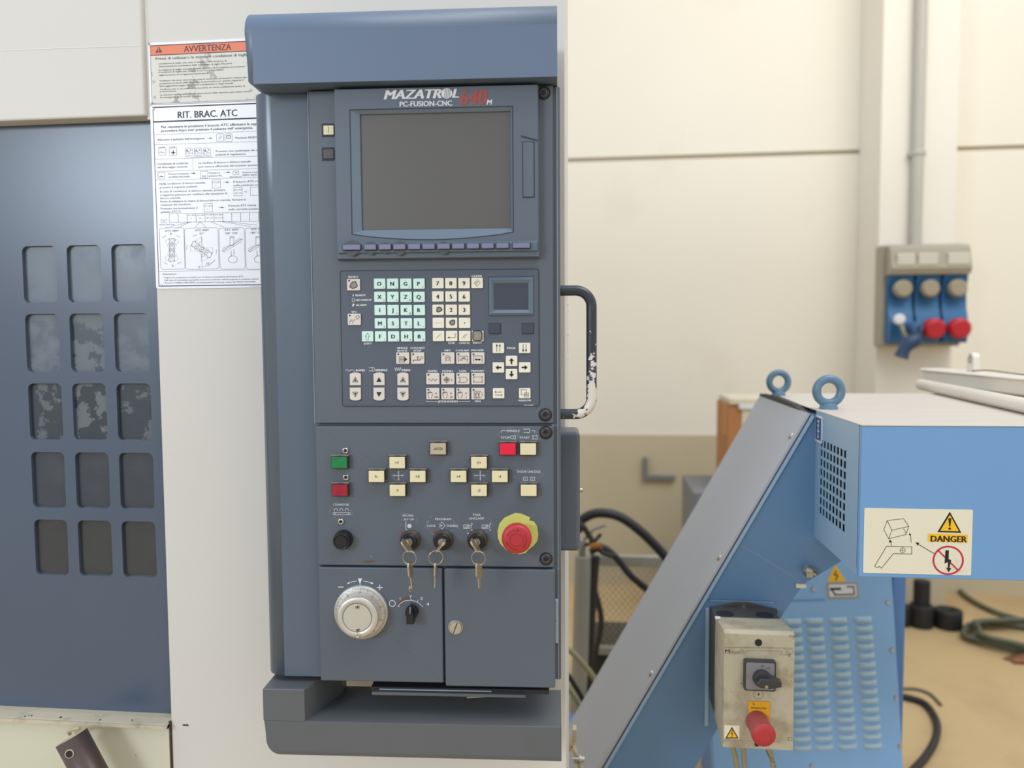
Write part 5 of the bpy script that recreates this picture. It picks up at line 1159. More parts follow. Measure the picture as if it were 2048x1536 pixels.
b = MB('sticker_white'); pa = [side_z(u, v, xh0-0.0005) for u, v in ((1645, 834), (1631.5, 829), (1630, 881), (1643, 887))]
yA_, yB_ = (pa[0][0]+pa[3][0])/2, (pa[1][0]+pa[2][0])/2; zA_, zB_ = (pa[2][1]+pa[3][1])/2, (pa[0][1]+pa[1][1])/2
b.box(xh0-0.0008, xh0-0.0001, yA_, yB_, zA_, zB_); b.m('sticker_blue').box(xh0-0.0012, xh0-0.0002, yA_+0.005, yB_-0.005, zA_+0.004, zB_-0.004)
b.m('sticker_white'); ym_ = (yA_+yB_)/2; hh = (zB_-zA_)
for q, l_ in ((0.2, 0.006), (0.42, 0.01), (0.62, 0.006), (0.8, 0.01)): b.box(xh0-0.0016, xh0-0.0002, ym_-0.003-l_*0.3, ym_+0.003+l_*0.3, zA_+hh*q-0.0015, zA_+hh*q+0.0015)
b.box(xh0-0.0016, xh0-0.0002, ym_-0.001, ym_+0.001, zA_+hh*0.15, zA_+hh*0.85)
V(b, 'blue_sticker', 'narrow blue and white sticker beside the vent slots')

# ================================================================ things lying on the head box
p0 = floor_pt(1841, 780, zh1); p1 = floor_pt(2048, 827, zh1); d_ = (p1-p0).normalized(); rt = 0.0135
a = p0+Vector((0, 0, rt+0.0005)); c = p1+d_*0.18+Vector((0, 0, rt+0.0005))
b = MB('tube_white'); o_ = a; b.v = []; 
b.lathe([(rt*0.92, 0), (rt, 0.002), (rt, (c-a).length)], (0, 0, 0), d_, 24, cap0=True)
o = b.build('tube', None); 
tb = Frame(a).root('fluorescent_tube', 'white tube lying loose on the dusty top of the blue head box', 'tube'); o.parent = tb
b = MB('tube_white'); Fb = Frame(floor_pt(1850, 772, zh1)); e0 = Vector((0, 0, 0))
q0 = Vector((W.px(1848, 741, 2.28)[0], 2.28)); q1 = Vector((W.px(2048, 765, 1.80)[0], 1.80)); dq = (q1-q0).normalized(); L_ = (q1-q0).length+0.3
ang = math.atan2(dq.y, dq.x); FB = Frame((q0.x, q0.y, zh1+0.0005), rotz(ang))
bt = FB.root('lamp_batten', 'white metal lamp batten lying behind the loose tube', 'light fitting')
b.profile([(-0.008, 0.044), (-0.012, 0.040), (-0.002, 0.034), (-0.002, 0.006), (0.006, 0.0), (0.050, 0.0), (0.052, 0.040), (0.046, 0.045)], 0, L_); b.build('channel', bt)
xh = (Vector((W.px(1940, 745, 2.06)[0], 2.06))-q0).dot(dq)
b = MB('tube_white'); b.prism([(xh-0.018, 0.044), (xh+0.018, 0.044), (xh+0.016, 0.078)]+[(xh+0.016*math.cos(R(t)), 0.078+0.014*math.sin(R(t))) for t in range(20, 161, 20)]+[(xh-0.016, 0.078)], 0.014, 0.03, 0.002)
b.m('ink_soft').ring(xh, 0.075, 0.0065, 0.0085, 0.0135); b.line([(xh, 0.066), (xh, 0.090)], 0.0015, 0.0135); b.build('lamp_holder', bt, 'small upright white lamp holder')
b = MB('cable_black'); b.tube(bez([(xh+0.02, 0.01, 0.047), (xh+0.06, 0.03, 0.050), (xh+0.2, 0.03, 0.047), (L_-0.05, 0.03, 0.047)], 6), 0.0014, 6); b.build('wire', bt)

# ================================================================ switch box on the trunk
YS = 1.333
bx0, bx1, bz0, bz1 = W.rect(1447, 1267, 1588, 1502, YS)
FSB = Frame(((bx0+bx1)/2, Yt-0.0005, bz0)); 
sb = FSB.root('switch_box', 'dirty cream switch box with a rotary switch and red stop button on the conveyor', 'switch box')
ox_, oy_, oz_ = FSB.o
def SB(bld, name, label=None, parent=None):
    for i, p in enumerate(bld.v): bld.v[i] = (p[0]-ox_, p[1]-oy_, p[2]-oz_)
    return bld.build(name, parent or sb, label)
b = MB('box_cream'); zc_ = W.px(1500, 1236, 1.43)[1]
b.profile([(YS, bz0+0.004), (YS, bz1-0.002), (YS+0.006, bz1+0.0035), (1.43, zc_), (1.43, bz0+0.010), (YS+0.01, bz0)], bx0, bx1, 0.0012); SB(b, 'lid')
b = MB('box_black'); b.box(bx0+0.001, bx1-0.001, 1.4303, Yt-0.008, bz0+0.012, zc_-0.002, 0.001)
for u in (1450, 1530): x_, z_ = W.px(u, 1222, 1.45); b.m('ink').lathe([(0.016, 0), (0.016, 0.0012), (0.014, 0.0012)], (x_, 1.452, zc_-0.002), (0, 0, 1), 20)
SB(b, 'base', 'dark grey base of the box with round cable knockouts')
b = MB('box_black'); xm_, zpk = W.px(1486, 1203, Yt); zsh = W.px(1486, 1214, Yt)[1]; xq0 = W.px(1417.5, 1300, Yt)[0]; xq1 = W.px(1552, 1300, Yt)[0]
b.prism([(xq0, bz0+0.04), (xq1, bz0+0.04), (xq1, zsh-0.002), (xm_+0.010, zpk), (xm_-0.010, zpk), (xq0, zsh-0.002)], Yt-0.0075, Yt-0.0008, 0.001); b.m('steel').cyl((xm_, Yt-0.0075, zpk-0.0075), (0, -1, 0), 0.004, 0.002, 14); SB(b, 'back_plate', 'dark pointed back plate')
b = MB('sticker_white'); x_, z_ = W.px(1433, 1231, 1.42); b.box(x_-0.004, x_+0.005, 1.405, 1.412, z_-0.0015, z_+0.0015); SB(b, 'seal_tag')
B = W.crop(1400, 1100, 3.523, YS-0.0004); pS = YS/3.523/1550
b = MB('box_line'); yy = YS-0.0004
def sl(pts, wd=2, m_='box_line'): b.m(m_).line([B(*p) for p in pts], wd*pS, yy)
sl([(168, 686), (658, 692)], 3); sl([(172, 728), (312, 732), (335, 708), (558, 712), (585, 714), (562, 738), (640, 740), (658, 716), (658, 706), (590, 700)]); sl([(160, 1342), (560, 1350)], 1.5)
SB(b, 'print_frame', 'thin printed frame lines', None)
b = MB('box_line'); sl([(622, 1322), (648, 1322), (648, 1342), (622, 1342), (622, 1322)], 3); SB(b, 'corner_mark')
b = MB('ink'); x_, z_ = B(178, 724); b.text('M', x_, x_+30*pS, z_, 26*pS, yy, 0.02); b.m('box_line').text('OELLER', x_+33*pS, x_+100*pS, z_, 16*pS, yy, 0.01)
sl([(290, 704), (306, 704), (306, 722), (290, 722), (290, 704)], 3); SB(b, 'maker_print', 'printed maker name')
b = MB('ink'); x_, z_ = B(412, 653); b.lathe([(0.0062, 0), (0.0062, 0.0004)], (x_, YS, z_), (0, -1, 0), 20); x_, z_ = B(412, 1017); b.m('box_line').ring(x_, z_, 0.0078, 0.0084, yy); b.m('ink').poly([(x_-0.0015, z_-0.0015), (x_+0.0015, z_-0.0015), (x_+0.0015, z_+0.0015), (x_-0.0015, z_+0.0015)], yy); x_, z_ = B(402, 1368); b.poly(circle(x_, z_, 0.0045, 14), yy); SB(b, 'lid_hole', 'dark screw hole in the lid')
# rotary switch
x_, z_ = B(415, 872); hs = 0.0255*1.04
b = MB('switch_dark'); b.prism(rrect(x_-hs, x_+hs, z_-hs, z_+hs, 0.004, 4), YS-0.010, YS-0.0001, 0.001); b.m('switch_grey').prism(rrect(x_-hs+0.003, x_+hs-0.003, z_-hs+0.003, z_+hs-0.003, 0.003, 4), YS-0.0112, YS-0.0095)
b.m('ink'); b.text('0', x_+0.0015, x_+0.005, z_+0.0165, 0.0042, YS-0.0115); b.line([(x_-0.020, z_-0.001), (x_-0.020, z_+0.001)], 0.001, YS-0.0115); b.text('~1', x_+0.008, x_+0.0145, z_+0.013, 0.0042, YS-0.0115)
rs = SB(b, 'rotary_switch', 'square grey faced rotary switch')
b = MB('switch_dark'); b.lathe([(0.0150, 0), (0.0145, 0.008), (0.0130, 0.012)], (x_+0.002, YS-0.011, z_-0.002), (0, -1, 0), 28)
kn = [(x_-0.010, z_-0.004), (x_-0.006, z_-0.0095), (x_+0.012, z_-0.0125), (x_+0.031, z_-0.0085), (x_+0.031, z_-0.001), (x_+0.018, z_+0.004), (x_-0.004, z_+0.004)]
b.prism(kn, YS-0.032, YS-0.014, 0.0015); b.m('steel').cyl((x_+0.006, YS-0.032, z_-0.008), (0, -1, 0), 0.0028, 0.0008, 12); SB(b, 'pointer_knob', None, rs)
# stop button with yellow tag
x0_, z1_ = B(340, 1062); x1_, z0_ = B(490, 1268); b = MB('sticker_amber'); b.prism(rrect(x0_, x1_, z0_, z1_, 0.001, 2), YS-0.0022, YS-0.0001, 0.0004)
tx_, tz_ = B(360, 1112); b.m('ink').text('Emergency Stop', tx_, B(467, 1112)[0], tz_, 13*pS, YS-0.0025, 0.01); b.m('stain_brown').line([B(372, 1072), B(376, 1085), B(384, 1084)], 0.0012, YS-0.0025); SB(b, 'yellow_tag', 'amber tag reading Emergency Stop')
x_, z_ = W.px(1515.5, 1447, YS-0.01); tgt = W.px(1530, 1466, YS-0.05)
b = MB('mushroom_red'); dd = Vector((tgt[0]-x_, -0.042, tgt[1]-z_)); dd = Vector((0.05, -1, -0.02)).normalized()
b.lathe([(0.0190, 0), (0.0185, 0.010), (0.0182, 0.020), (0.0192, 0.034), (0.0200, 0.042), (0.0195, 0.046)], (x_, YS-0.002, z_), dd, 40, cap1=False); b.m('mushroom_face').lathe([(0.0195, 0.046), (0.0180, 0.048), (0.0100, 0.0492)], (x_, YS-0.002, z_), dd, 40); SB(b, 'mushroom_button', 'long red stop button')
x0_, z1_ = B(172, 1234); x1_, z0_ = B(277, 1334); b = MB('sticker_cream'); b.prism([(x0_, z0_), (x1_, z0_), (x1_, z1_), (x0_, z1_)], YS-0.0004, YS-0.0001)
y2 = YS-0.0006; b.m('ink').poly([B(177, 1328), B(273, 1328), B(225, 1245)], y2); b.m('sticker_yellow').poly([B(190, 1320), B(260, 1320), B(225, 1260)], y2-0.0002); b.m('ink').line([B(231, 1268), B(218, 1292), B(232, 1290), B(222, 1316)], 5*pS, y2-0.0004); SB(b, 'shock_sticker', 'yellow high voltage triangle sticker')
# cables under the box
for k, (u0_, u1_, lab) in enumerate(((1455, 1466, 'leftmost cream cable below the switch box'), (1483, 1484, 'middle cream cable hanging straight below the switch box'), (1527, 1538, 'twisted cream cable below the switch box, under the red button'))):
    a = W.px(u0_, 1498, 1.40); c = W.px(u1_, 1545, 1.42); dx_ = (c[0]-a[0]); dz_ = c[1]-a[1]
    o0 = Vector((a[0], 1.40, bz0+0.014)); b = MB('cable_cream')
    pp = bez([(0, 0, 0), (dx_*0.3, 0.002, dz_*0.6), (dx_*1.2, 0.004, dz_*1.4), (dx_*2.2, 0.01, dz_*4), (dx_*2, 0.02, dz_*9)], 8)
    b.tube(pp, 0.0048, 10)
    if k == 2:
        b.m('box_line')
        for s_ in range(0, len(pp)-1):
            q = pp[s_]; b.tube([q+Vector((0.005*math.cos(s_*1.1+t), 0.005*math.sin(s_*1.1+t), -0.002*t)) for t in (0, 0.8, 1.6, 2.4)], 0.0014, 5)
    o = b.build('sheath', None, None); rt_ = Frame(o0).root('cable', lab, 'cable'); o.parent = rt_; o.name = 'sheath'

# ================================================================ louvred tank behind
def to_world_plane(u, v, y): x, z = W.px(u, v, y); return Vector((x, y, z))
YL = 2.20
pA = to_world_plane(1800, 1500, 2.02)
# front plane: yaw -10 deg (right side farther), leaning back 13 deg
Rt = rotz(R(9.0)) @ Matrix.Rotation(R(-13.0), 3, 'X')
FT = Frame(pA, Rt)
def ground_root(F, name, label, cat):
    g = Frame((F.o.x, F.o.y, 0)); return g.root(name, label, cat)
tk = FT.root('coolant_tank', 'blurred pale blue louvred cabinet standing behind the conveyor head', 'cabinet')
def TR(u0, v0, u1, v1, y=0): return FT.rect(u0, v0, u1, v1, y)
xl_, _ = FT.px(1420, 1400); xr_, _ = FT.px(1801, 1400); zt1 = FT.px(1700, 1110)[1]; zb1 = FT.px(1700, 1620)[1]
b = MB('tank_blue'); tlx = FT.px(1788, 1180)[0]; blx = FT.px(1806, 1560)[0]
b.prism([(xl_, zb1), (blx, zb1), (tlx, zt1), (xl_, zt1)], 0, 0.02, 0.002); b.build('front_panel', tk)
b = MB('tank_side'); z_ = FT.px(1640, 1199)[1]; b.box(xl_, FT.px(1650, 1199)[0], -0.0012, 0, z_-0.002, z_+0.001); b.build('upper_seam', tk)
lm = None
for i in range(4):
    for k in range(15):
        u = (1585, 1628.5, 1676, 1726)[i]+k*1.45; v = 1243.5+k*18.0-i*1.5
        x_, z_ = FT.px(u, v)
        if lm is None:
            hw_, hh_ = 0.0235, 0.0068; b = MB('louver_blue')
            P = []; n_ = 8
            for t in range(n_+1):
                s_ = -1+2*t/n_; P.append((s_*hw_, (1-abs(s_)**4)))
            vs = []
            for x0_, q in P: vs += [(x0_, 0, hh_*1.15), (x0_, -0.006*q-0.0002, hh_*0.75), (x0_, -0.009*q-0.0002, -hh_*0.2), (x0_, -0.006*q-0.0002, -hh_*0.9), (x0_, 0, -hh_*0.9)]
            fs = []
            for t in range(n_):
                for j in range(4): fs.append((t*5+j, t*5+j+1, (t+1)*5+j+1, (t+1)*5+j))
            b.add(vs, fs, True); lm = b.mesh('louver')
        o = bpy.data.objects.new('louver', lm); sc.collection.objects.link(o); o.parent = tk; o.location = (x_, 0, z_)
sm_ = None
for u, v in ((1775, 1205), (1784, 1300), (1792, 1396), (1800, 1493), (1627, 1178), (1623, 1532)):
    x_, z_ = FT.px(u, v)
    if sm_ is None: b = MB('steel'); b.lathe([(0.006, 0), (0.005, 0.003)], (0, 0, 0), (0, -1, 0), 12); sm_ = b.mesh('panel_screw')
    o = bpy.data.objects.new('panel_screw', sm_); sc.collection.objects.link(o); o.parent = tk; o.location = (x_, 0, z_)
# upright frame at the right and body behind, built in world axes
Fu = Frame((pA.x, pA.y+0.10, 0)); 
def TU(bld, name, label=None):
    M = (tk.matrix_world.inverted())
    for i, p in enumerate(bld.v): bld.v[i] = (M @ Vector(p))[:]
    return bld.build(name, tk, label)
Mw = Rt.to_4x4(); Mw.translation = FT.o
tk.matrix_world = Mw
bpy.context.view_layer.update()
yu = pA.y+0.135; xu0 = W.px(1783, 1300, yu)[0]; xu1 = W.px(1809, 1300, yu)[0]; zut = W.px(1800, 1120, yu)[1]
b = MB('tank_side'); b.box(xu0, xu1, yu, yu+0.02, 0.05, zut, 0.002); b.box(xu1-0.004, xu1, yu+0.02, yu+0.35, 0.05, zut); TU(b, 'corner_post')
b = MB('tank_side'); xw0 = W.px(1440, 1300, yu)[0]; b.box(xw0, xu0, yu+0.06, yu+0.35, 0.05, zut, 0.002); TU(b, 'tank_body')
b = MB('hole_dark'); b.box(xu0-0.01, xu0-0.002, yu+0.03, yu+0.055, 0.05, zut-0.01); TU(b, 'dark_gap')
b = MB('black_matte')
for xx in (xw0+0.04, xu1-0.06): b.cyl((xx, yu+0.2, 0), (0, 0, 1), 0.03, 0.055, 16)
TU(b, 'caster')
# stickers
x_, z_ = FT.px(1672, 1146); b = MB('sticker_yellow'); b.prism([FT.px(1654, 1164), FT.px(1692, 1163), FT.px(1670, 1129)], -0.0012, -0.0001)
b.m('ink').line([FT.px(1672, 1142), FT.px(1668, 1150), FT.px(1675, 1150), FT.px(1671, 1160)], 0.003, -0.0015); b.build('warning_triangle', tk, 'yellow warning triangle sticker')
x0_, x1_, z0_, z1_ = TR(1654, 1165, 1716, 1197); b = MB('outlet_grey'); b.prism(rrect(x0_, x1_, z0_, z1_, 0.006), -0.001, -0.0001); b.m('sticker_white').prism(rrect(x0_+0.005, x1_-0.005, z0_+0.005, z1_-0.005, 0.004), -0.0014, -0.0008)
b.m('ink').line([(x0_+0.009, z1_-0.016), (x0_+0.036, z1_-0.016)], 0.006, -0.0018); b.line([(x0_+0.018, z0_+0.010), (x1_-0.012, z0_+0.010), (x1_-0.012, z1_-0.011), (x1_-0.03, z1_-0.011)], 0.0035, -0.0018); b.line([(x0_+0.012, z1_-0.018), (x0_+0.02, z0_+0.012)], 0.004, -0.0018); b.build('rating_plate', tk, 'white rating plate with dark print')

# ================================================================ wall outlets
YO = 4.02
wx0, wx1, wz0, wz1 = W.rect(1775, 489, 1937, 688, YO)
FO = Frame(((wx0+wx1)/2, YP-0.001, wz0)); ob = FO.root('outlet_box', 'blue and grey industrial socket box with three outlets on the pillar', 'socket box')
def OB(bld, name, label=None, parent=None):
    o_ = FO.o
    for i, p in enumerate(bld.v): bld.v[i] = (p[0]-o_.x, p[1]-o_.y, p[2]-o_.z)
    return bld.build(name, parent or ob, label)
Wd = wx1-wx0; Hh = wz1-wz0; zmid = wz1-Hh*0.30
b = MB('outlet_grey'); b.box(wx0-0.012, wx1-0.01, YO+0.05, YP-0.0015, wz0-0.012, wz1+0.008, 0.008); OB(b, 'back_board')
b = MB('outlet_grey'); b.profile([(YO+0.05, zmid), (YO-0.02, zmid), (YO-0.035, zmid+Hh*0.06), (YO-0.010, wz1-0.02), (YO+0.01, wz1), (YO+0.05, wz1)], wx0+0.004, wx1, 0.003); OB(b, 'breaker_cover', 'grey breaker cover above the sockets')
b = MB('outlet_clear')
for a0, a1 in ((0.08, 0.30), (0.34, 0.58), (0.70, 0.97)): b.box(wx0+Wd*a0, wx0+Wd*a1, YO-0.036, YO-0.02, zmid+Hh*0.09, zmid+Hh*0.21, 0.004)
OB(b, 'clear_flap', 'pale transparent breaker flaps')
for k in range(3):
    c0 = wx0+Wd*(0.02+k*0.335); c1 = c0+Wd*0.305
    zz0, zz1 = wz0+0.006, zmid-0.002; H_ = zz1-zz0
    pr_ = [(YO+0.05, zz0)]+[(YO+0.004-0.022*math.sin(PI*t/10*2+0.4), zz0+H_*t/10) for t in range(11)]+[(YO+0.05, zz1)]
    b = MB('outlet_blue'); b.profile(pr_, c0, c1, 0.006); so_ = OB(b, 'socket_module', 'blue wavy fronted socket module')
    xm_ = (c0+c1)/2; b = MB('outlet_knob'); b.lathe([(0.044, 0), (0.044, 0.02), (0.034, 0.03)], (xm_, YO-0.006, zz1-0.068), (0, -1, 0), 24); OB(b, 'interlock_knob', None, so_)
    if k: b = MB('outlet_red'); b.lathe([(0.045, 0), (0.050, 0.03), (0.050, 0.05), (0.038, 0.058)], (xm_+(0.01 if k == 1 else 0.0), YO-0.015, zz0+0.075), (0, -1, -0.15), 28); OB(b, 'socket_cap', 'round red socket cap', so_)
ux = lambda u, v, y: Vector((W.px(u, v, y)[0], y, W.px(u, v, y)[1]))
b = MB('plug_blue'); pb = ux(1832, 655, 3.95); pw = ux(1806, 644, 3.93); 
FQ = Frame(pb); pg = FQ.root('plug', 'blurred blue and white plug pushed into the first socket of the wall box', 'plug')
b.lathe([(0.028, 0), (0.030, 0.05), (0.024, 0.07)], (0, 0.045, 0), (0, -1, 0), 20, cap0=True); b.build('plug_body', pg)
b = MB('sticker_white'); b.lathe([(0.026, 0), (0.028, 0.03), (0.020, 0.04)], (pw-pb)+Vector((0, 0.05, 0.01)), (-0.3, -1, 0.1), 18, cap0=True); b.build('white_adapter', pg, 'white adapter piece')
b = MB('cable_cream'); q = pw-pb; b.tube(bez([q+Vector((0.0, 0.02, -0.01)), q+Vector((0.005, 0.0, -0.05)), q+Vector((0.03, 0.0, -0.09)), q+Vector((0.045, 0, -0.06))], 6), 0.009, 8); b.build('short_lead', pg)
p2 = ux(1812, 690, 3.86); hp = Frame(p2).root('hanging_coupler', 'dark blue cable coupler dangling under the wall socket box', 'plug')
b = MB('navy'); v1 = ux(1840, 674, 3.86)-p2; v2 = ux(1802, 715, 3.86)-p2
b.tube([v1*1.0, v1*0.6, v1*0.1, v2*0.4, v2], [0.022, 0.036, 0.034, 0.028, 0.034], 14); b.build('coupler_body', hp)
b = MB('navy'); b.tube(bez([v1, v1+Vector((0.01, 0.02, 0.05)), Vector((pb-p2))+Vector((0.02, 0.06, -0.04))], 6), 0.008, 8); b.build('coupler_lead', hp)
# conduit
cxu = W.px(1838, 240, YP-0.04)[0]; zc0_ = wz1; b = MB('conduit'); zt_ = W.px(1838, -60, YP-0.04)[1]
Fc_ = Frame((cxu, YP-0.036, wz1+0.009)); cr = Fc_.root('conduit_pipe', 'grey vertical conduit pipe running up the pillar from the socket box', 'pipe')
b.lathe([(0.028, 0), (0.028, zt_+0.6-wz1)], (0, 0, 0), (0, 0, 1), 24, cap0=True); b.build('pipe', cr)
zcp = W.px(1838, 306, YP-0.04)[1]-wz1-0.009; b = MB('conduit'); b.lathe([(0.031, 0), (0.033, 0.006), (0.033, 0.02), (0.031, 0.026)], (0, 0, zcp-0.013), (0, 0, 1), 24, cap0=True); b.box(-0.04, 0.04, 0.0, 0.035, zcp-0.01, zcp+0.01); b.build('pipe_clip', cr)
# L bracket on the wall
p = ux(1290, 955, YW-0.03); br = Frame((p.x, YW-0.0125, p.z)).root('wall_bracket', 'small grey L-shaped bracket fixed on the beige lower wall', 'bracket')
dz_ = ux(1290, 915, YW-0.03).z-p.z; dx_ = ux(1350, 955, YW-0.03).x-p.x
b = MB('bench_grey'); b.prism([(-0.012, -0.012), (dx_, -0.012), (dx_, 0.012), (0.012, 0.012), (0.012, dz_), (-0.012, dz_)], -0.03, 0.0, 0.003); b.build('angle_iron', br)

# ================================================================ bench and cardboard box behind the conveyor
YQ = 3.55
a0 = ux(1387, 985, YQ); a1 = ux(1640, 985, YQ); bn = Frame((a0.x, YQ, 0)).root('steel_cabinet', 'grey steel cabinet almost hidden behind the sloping conveyor cover', 'cabinet')
b = MB('bench_grey'); b.box(0, 0.62, 0, 0.45, 0.05, a0.z, 0.006); b.build('carcass', bn)
b = MB('bench_grey'); b.box(0.02, 0.30, -0.016, -0.001, 0.10, a0.z-0.05, 0.004).box(0.32, 0.60, -0.016, -0.001, 0.10, a0.z-0.05, 0.004); b.m('steel').box(0.27, 0.285, -0.03, -0.016, 0.45, 0.55, 0.002); b.build('door', bn)
b = MB('black_matte'); b.box(0.03, 0.59, 0.03, 0.42, 0.0, 0.05); b.build('plinth', bn)
c0 = ux(1456, 830, YQ+0.03); top_ = ux(1456, 810, YQ+0.03).z
cb = Frame((c0.x, YQ+0.05, a0.z)).root('cardboard_box', 'open brown cardboard box with pale papers on top, on the grey cabinet', 'box')
hB = top_-a0.z; b = MB('cardboard'); b.box(0, 0.30, 0, 0.30, 0.0005, hB, 0.004); b.m('cardboard').box(-0.022, 0.0, 0.0, 0.012, hB-0.14, hB+0.005, 0.002); b.build('carton', cb)
b = MB('card_light'); b.box(0.065, 0.30, -0.004, 0.0, 0.02, hB-0.02); b.box(0.01, 0.31, -0.01, 0.3, hB+0.001, hB+0.028, 0.004); b.m('sticker_white').box(0.05, 0.31, -0.014, 0.2, hB-0.02, hB+0.002, 0.003); b.build('papers', cb, 'pale papers and flaps over the box')

# ================================================================ hoses, post, mesh bin behind the console
def wire(name, label, cat, pts, r, m_, base=None, n=8, part='hose_body'):
    P = [Vector(p) for p in pts]; b0 = base or P[-1]; Fh = Frame((b0.x, b0.y, b0.z)); rt_ = Fh.root(name, label, cat)
    b = MB(m_); b.tube([q-Fh.o for q in bez(P, n)], r, 12); b.build(part, rt_); return rt_
wire('black_hose', 'thick black hose arching from the valves down behind the conveyor', 'hose', [ux(1150, 1052, 2.75), ux(1172, 1034, 2.75), ux(1200, 1026, 2.75), ux(1240, 1034, 2.75), ux(1285, 1066, 2.75), ux(1335, 1118, 2.75), ux(1400, 1200, 2.75), ux(1430, 1330, 2.75), Vector((0.58, 2.75, 0.017))], 0.017, 'cable_black')
wire('thin_black_hose', 'shorter black hose beside the mesh bin, below the arching one', 'hose', [ux(1180, 1104, 2.7), ux(1205, 1095, 2.7), ux(1232, 1115, 2.7), ux(1260, 1150, 2.7), ux(1300, 1185, 2.72), ux(1345, 1240, 2.72), Vector((0.36, 2.72, 0.3)), Vector((0.42, 2.72, 0.012))], 0.012, 'cable_black')
wire('cream_hose', 'pale cream hose crossing above the dark scrap by the floor', 'hose', [ux(1126, 1292, 2.3), ux(1145, 1305, 2.3), ux(1170, 1332, 2.3), ux(1196, 1368, 2.3), ux(1225, 1420, 2.3), ux(1250, 1500, 2.3), Vector((0.12, 2.3, 0.009))], 0.009, 'cable_cream')
wire('lower_cream_hose', 'second cream hose running down beside the machine corner', 'hose', [ux(1130, 1368, 2.1), ux(1146, 1388, 2.1), ux(1164, 1420, 2.1), ux(1180, 1470, 2.1), Vector((0.02, 2.1, 0.008))], 0.008, 'cable_cream')
wire('dark_cable', 'thin dark cable slanting beside the lower cream hose', 'cable', [ux(1132, 1345, 2.14), ux(1146, 1366, 2.14), ux(1168, 1404, 2.14), ux(1190, 1460, 2.14), Vector((0.045, 2.14, 0.007))], 0.007, 'cable_black')
# post: grey tube leaning slightly
pt0 = ux(1160, 1330, 2.6); tp_ = ux(1166, 1112, 2.6); po = Frame((pt0.x, 2.6, 0)).root('steel_post', 'blurred grey steel post standing beside the machine, with valves on top', 'post')
b = MB('pipe_grey'); gd = Vector((pt0.x-0.01, 2.6, 0.0)); b.tube([Vector((-0.02, 0, 0.0)), pt0-Vector((pt0.x, 2.6, 0)), tp_-Vector((pt0.x, 2.6, 0))], 0.028, 18); b.box(-0.08, 0.05, -0.06, 0.06, 0.0, 0.012, 0.002); b.build('tube', po)
b = MB('dark_scrap'); q = ux(1180, 1230, 2.62)-Vector((pt0.x, 2.6, 0)); q2 = ux(1188, 1112, 2.62)-Vector((pt0.x, 2.6, 0)); b.tube([Vector((q.x-0.02, 0.05, 0.05)), q, q2], 0.020, 12); b.build('dark_pipe', po, 'dark pipe alongside the post')
# valve cluster
vc = ux(1175, 1085, 2.6); vr = Frame(vc).root('valve_cluster', 'small valves and fittings with an orange-brown tap above the steel post', 'valve')
rnd = random.Random(4)
b = MB('steel'); b.lathe([(0.014, 0), (0.014, 0.05), (0.008, 0.06)], (-0.02, 0, -0.045), (0, 0, 1), 14, cap0=True); b.build('valve_body', vr)
b = MB('brass'); b.cyl((0.012, -0.01, -0.01), (1, -0.3, 0.2), 0.011, 0.035, 12); b.build('brass_tap', vr, 'brass coloured tap')
b = MB('dark_scrap'); b.tube([(-0.03, 0, 0.07), (-0.01, 0, 0.05), (0.02, 0.0, 0.0)], 0.010, 8).tube([(0.045, 0, 0.03), (0.02, 0, 0.0), (-0.01, 0, -0.01)], 0.006, 8).tube([(0.02, 0, 0.0), (0.05, 0, -0.035), (0.09, 0, -0.045)], 0.009, 8); b.cyl((-0.03, 0.0, 0.05), (0, -1, 0), 0.016, 0.02, 14); b.build('valve_lever', vr)
b = MB('bench_grey'); b.tube([(-0.02, 0, 0.0), (0.02, 0, 0.045), (0.06, 0, 0.06)], 0.004, 8); b.build('lever_rod', vr)
# expanded metal bin
YX = 2.9; m0 = ux(1183, 1130, YX); m1 = ux(1460, 1130, YX); hb_ = ux(1183, 1292, YX).z
mb_ = Frame((m0.x, YX, 0)).root('mesh_bin', 'scrap bin with expanded metal mesh front, seen blurred under the hoses', 'bin')
Wm = m1.x-m0.x; zt_ = m0.z; zb_ = hb_
b = MB('mesh_steel'); dw, dh = 0.023, 0.028; rows_ = int((zt_-zb_)/dh*2)
for r_ in range(rows_):
    for c_ in range(int(Wm/dw)+1):
        x_ = c_*dw+(dw/2 if r_ % 2 else 0); z_ = zb_+r_*dh/2
        if x_+dw/2 > Wm or z_+dh/2 > zt_: continue
        for p, q in (((x_, z_), (x_+dw/2, z_+dh/2)), ((x_, z_), (x_-dw/2, z_+dh/2))):
            if q[0] >= 0: b.tube([(p[0], 0, p[1]), (q[0], 0, q[1])], 0.0015, 4, caps=False)
b.build('mesh_front', mb_, kind='stuff')
b = MB('pipe_grey'); b.box(-0.02, Wm, -0.015, 0.02, zt_, zt_+0.04, 0.004).box(-0.02, 0.012, -0.012, 0.015, 0.0, zt_, 0.003); b.box(Wm-0.02, Wm, -0.015, 0.015, 0.0, zt_, 0.003); b.build('frame', mb_)
b = MB('pipe_grey'); b.box(-0.02, Wm, -0.012, 0.02, zb_-0.03, zb_, 0.003); b.build('bottom_rail', mb_)
b = MB('dark_scrap'); b.box(0.012, Wm-0.02, 0.0, 0.35, 0.06, zb_-0.03, 0.01); b.build('bin_pan', mb_, 'dark lower pan of the bin')
b = MB('dark_scrap')
for x_ in (0.05, Wm-0.05): b.cyl((x_, 0.1, 0), (0, 0, 1), 0.03, 0.062, 12)
b.build('caster', mb_)
# small hose inside bin
wire('looped_hose', 'dark looped hose hanging down in front of the mesh bin', 'hose', [ux(1178, 1150, 2.8), ux(1192, 1190, 2.8), ux(1202, 1235, 2.8), ux(1198, 1275, 2.8), ux(1190, 1320, 2.8), Vector((0.012, 2.8, 0.011))], 0.011, 'dark_scrap')
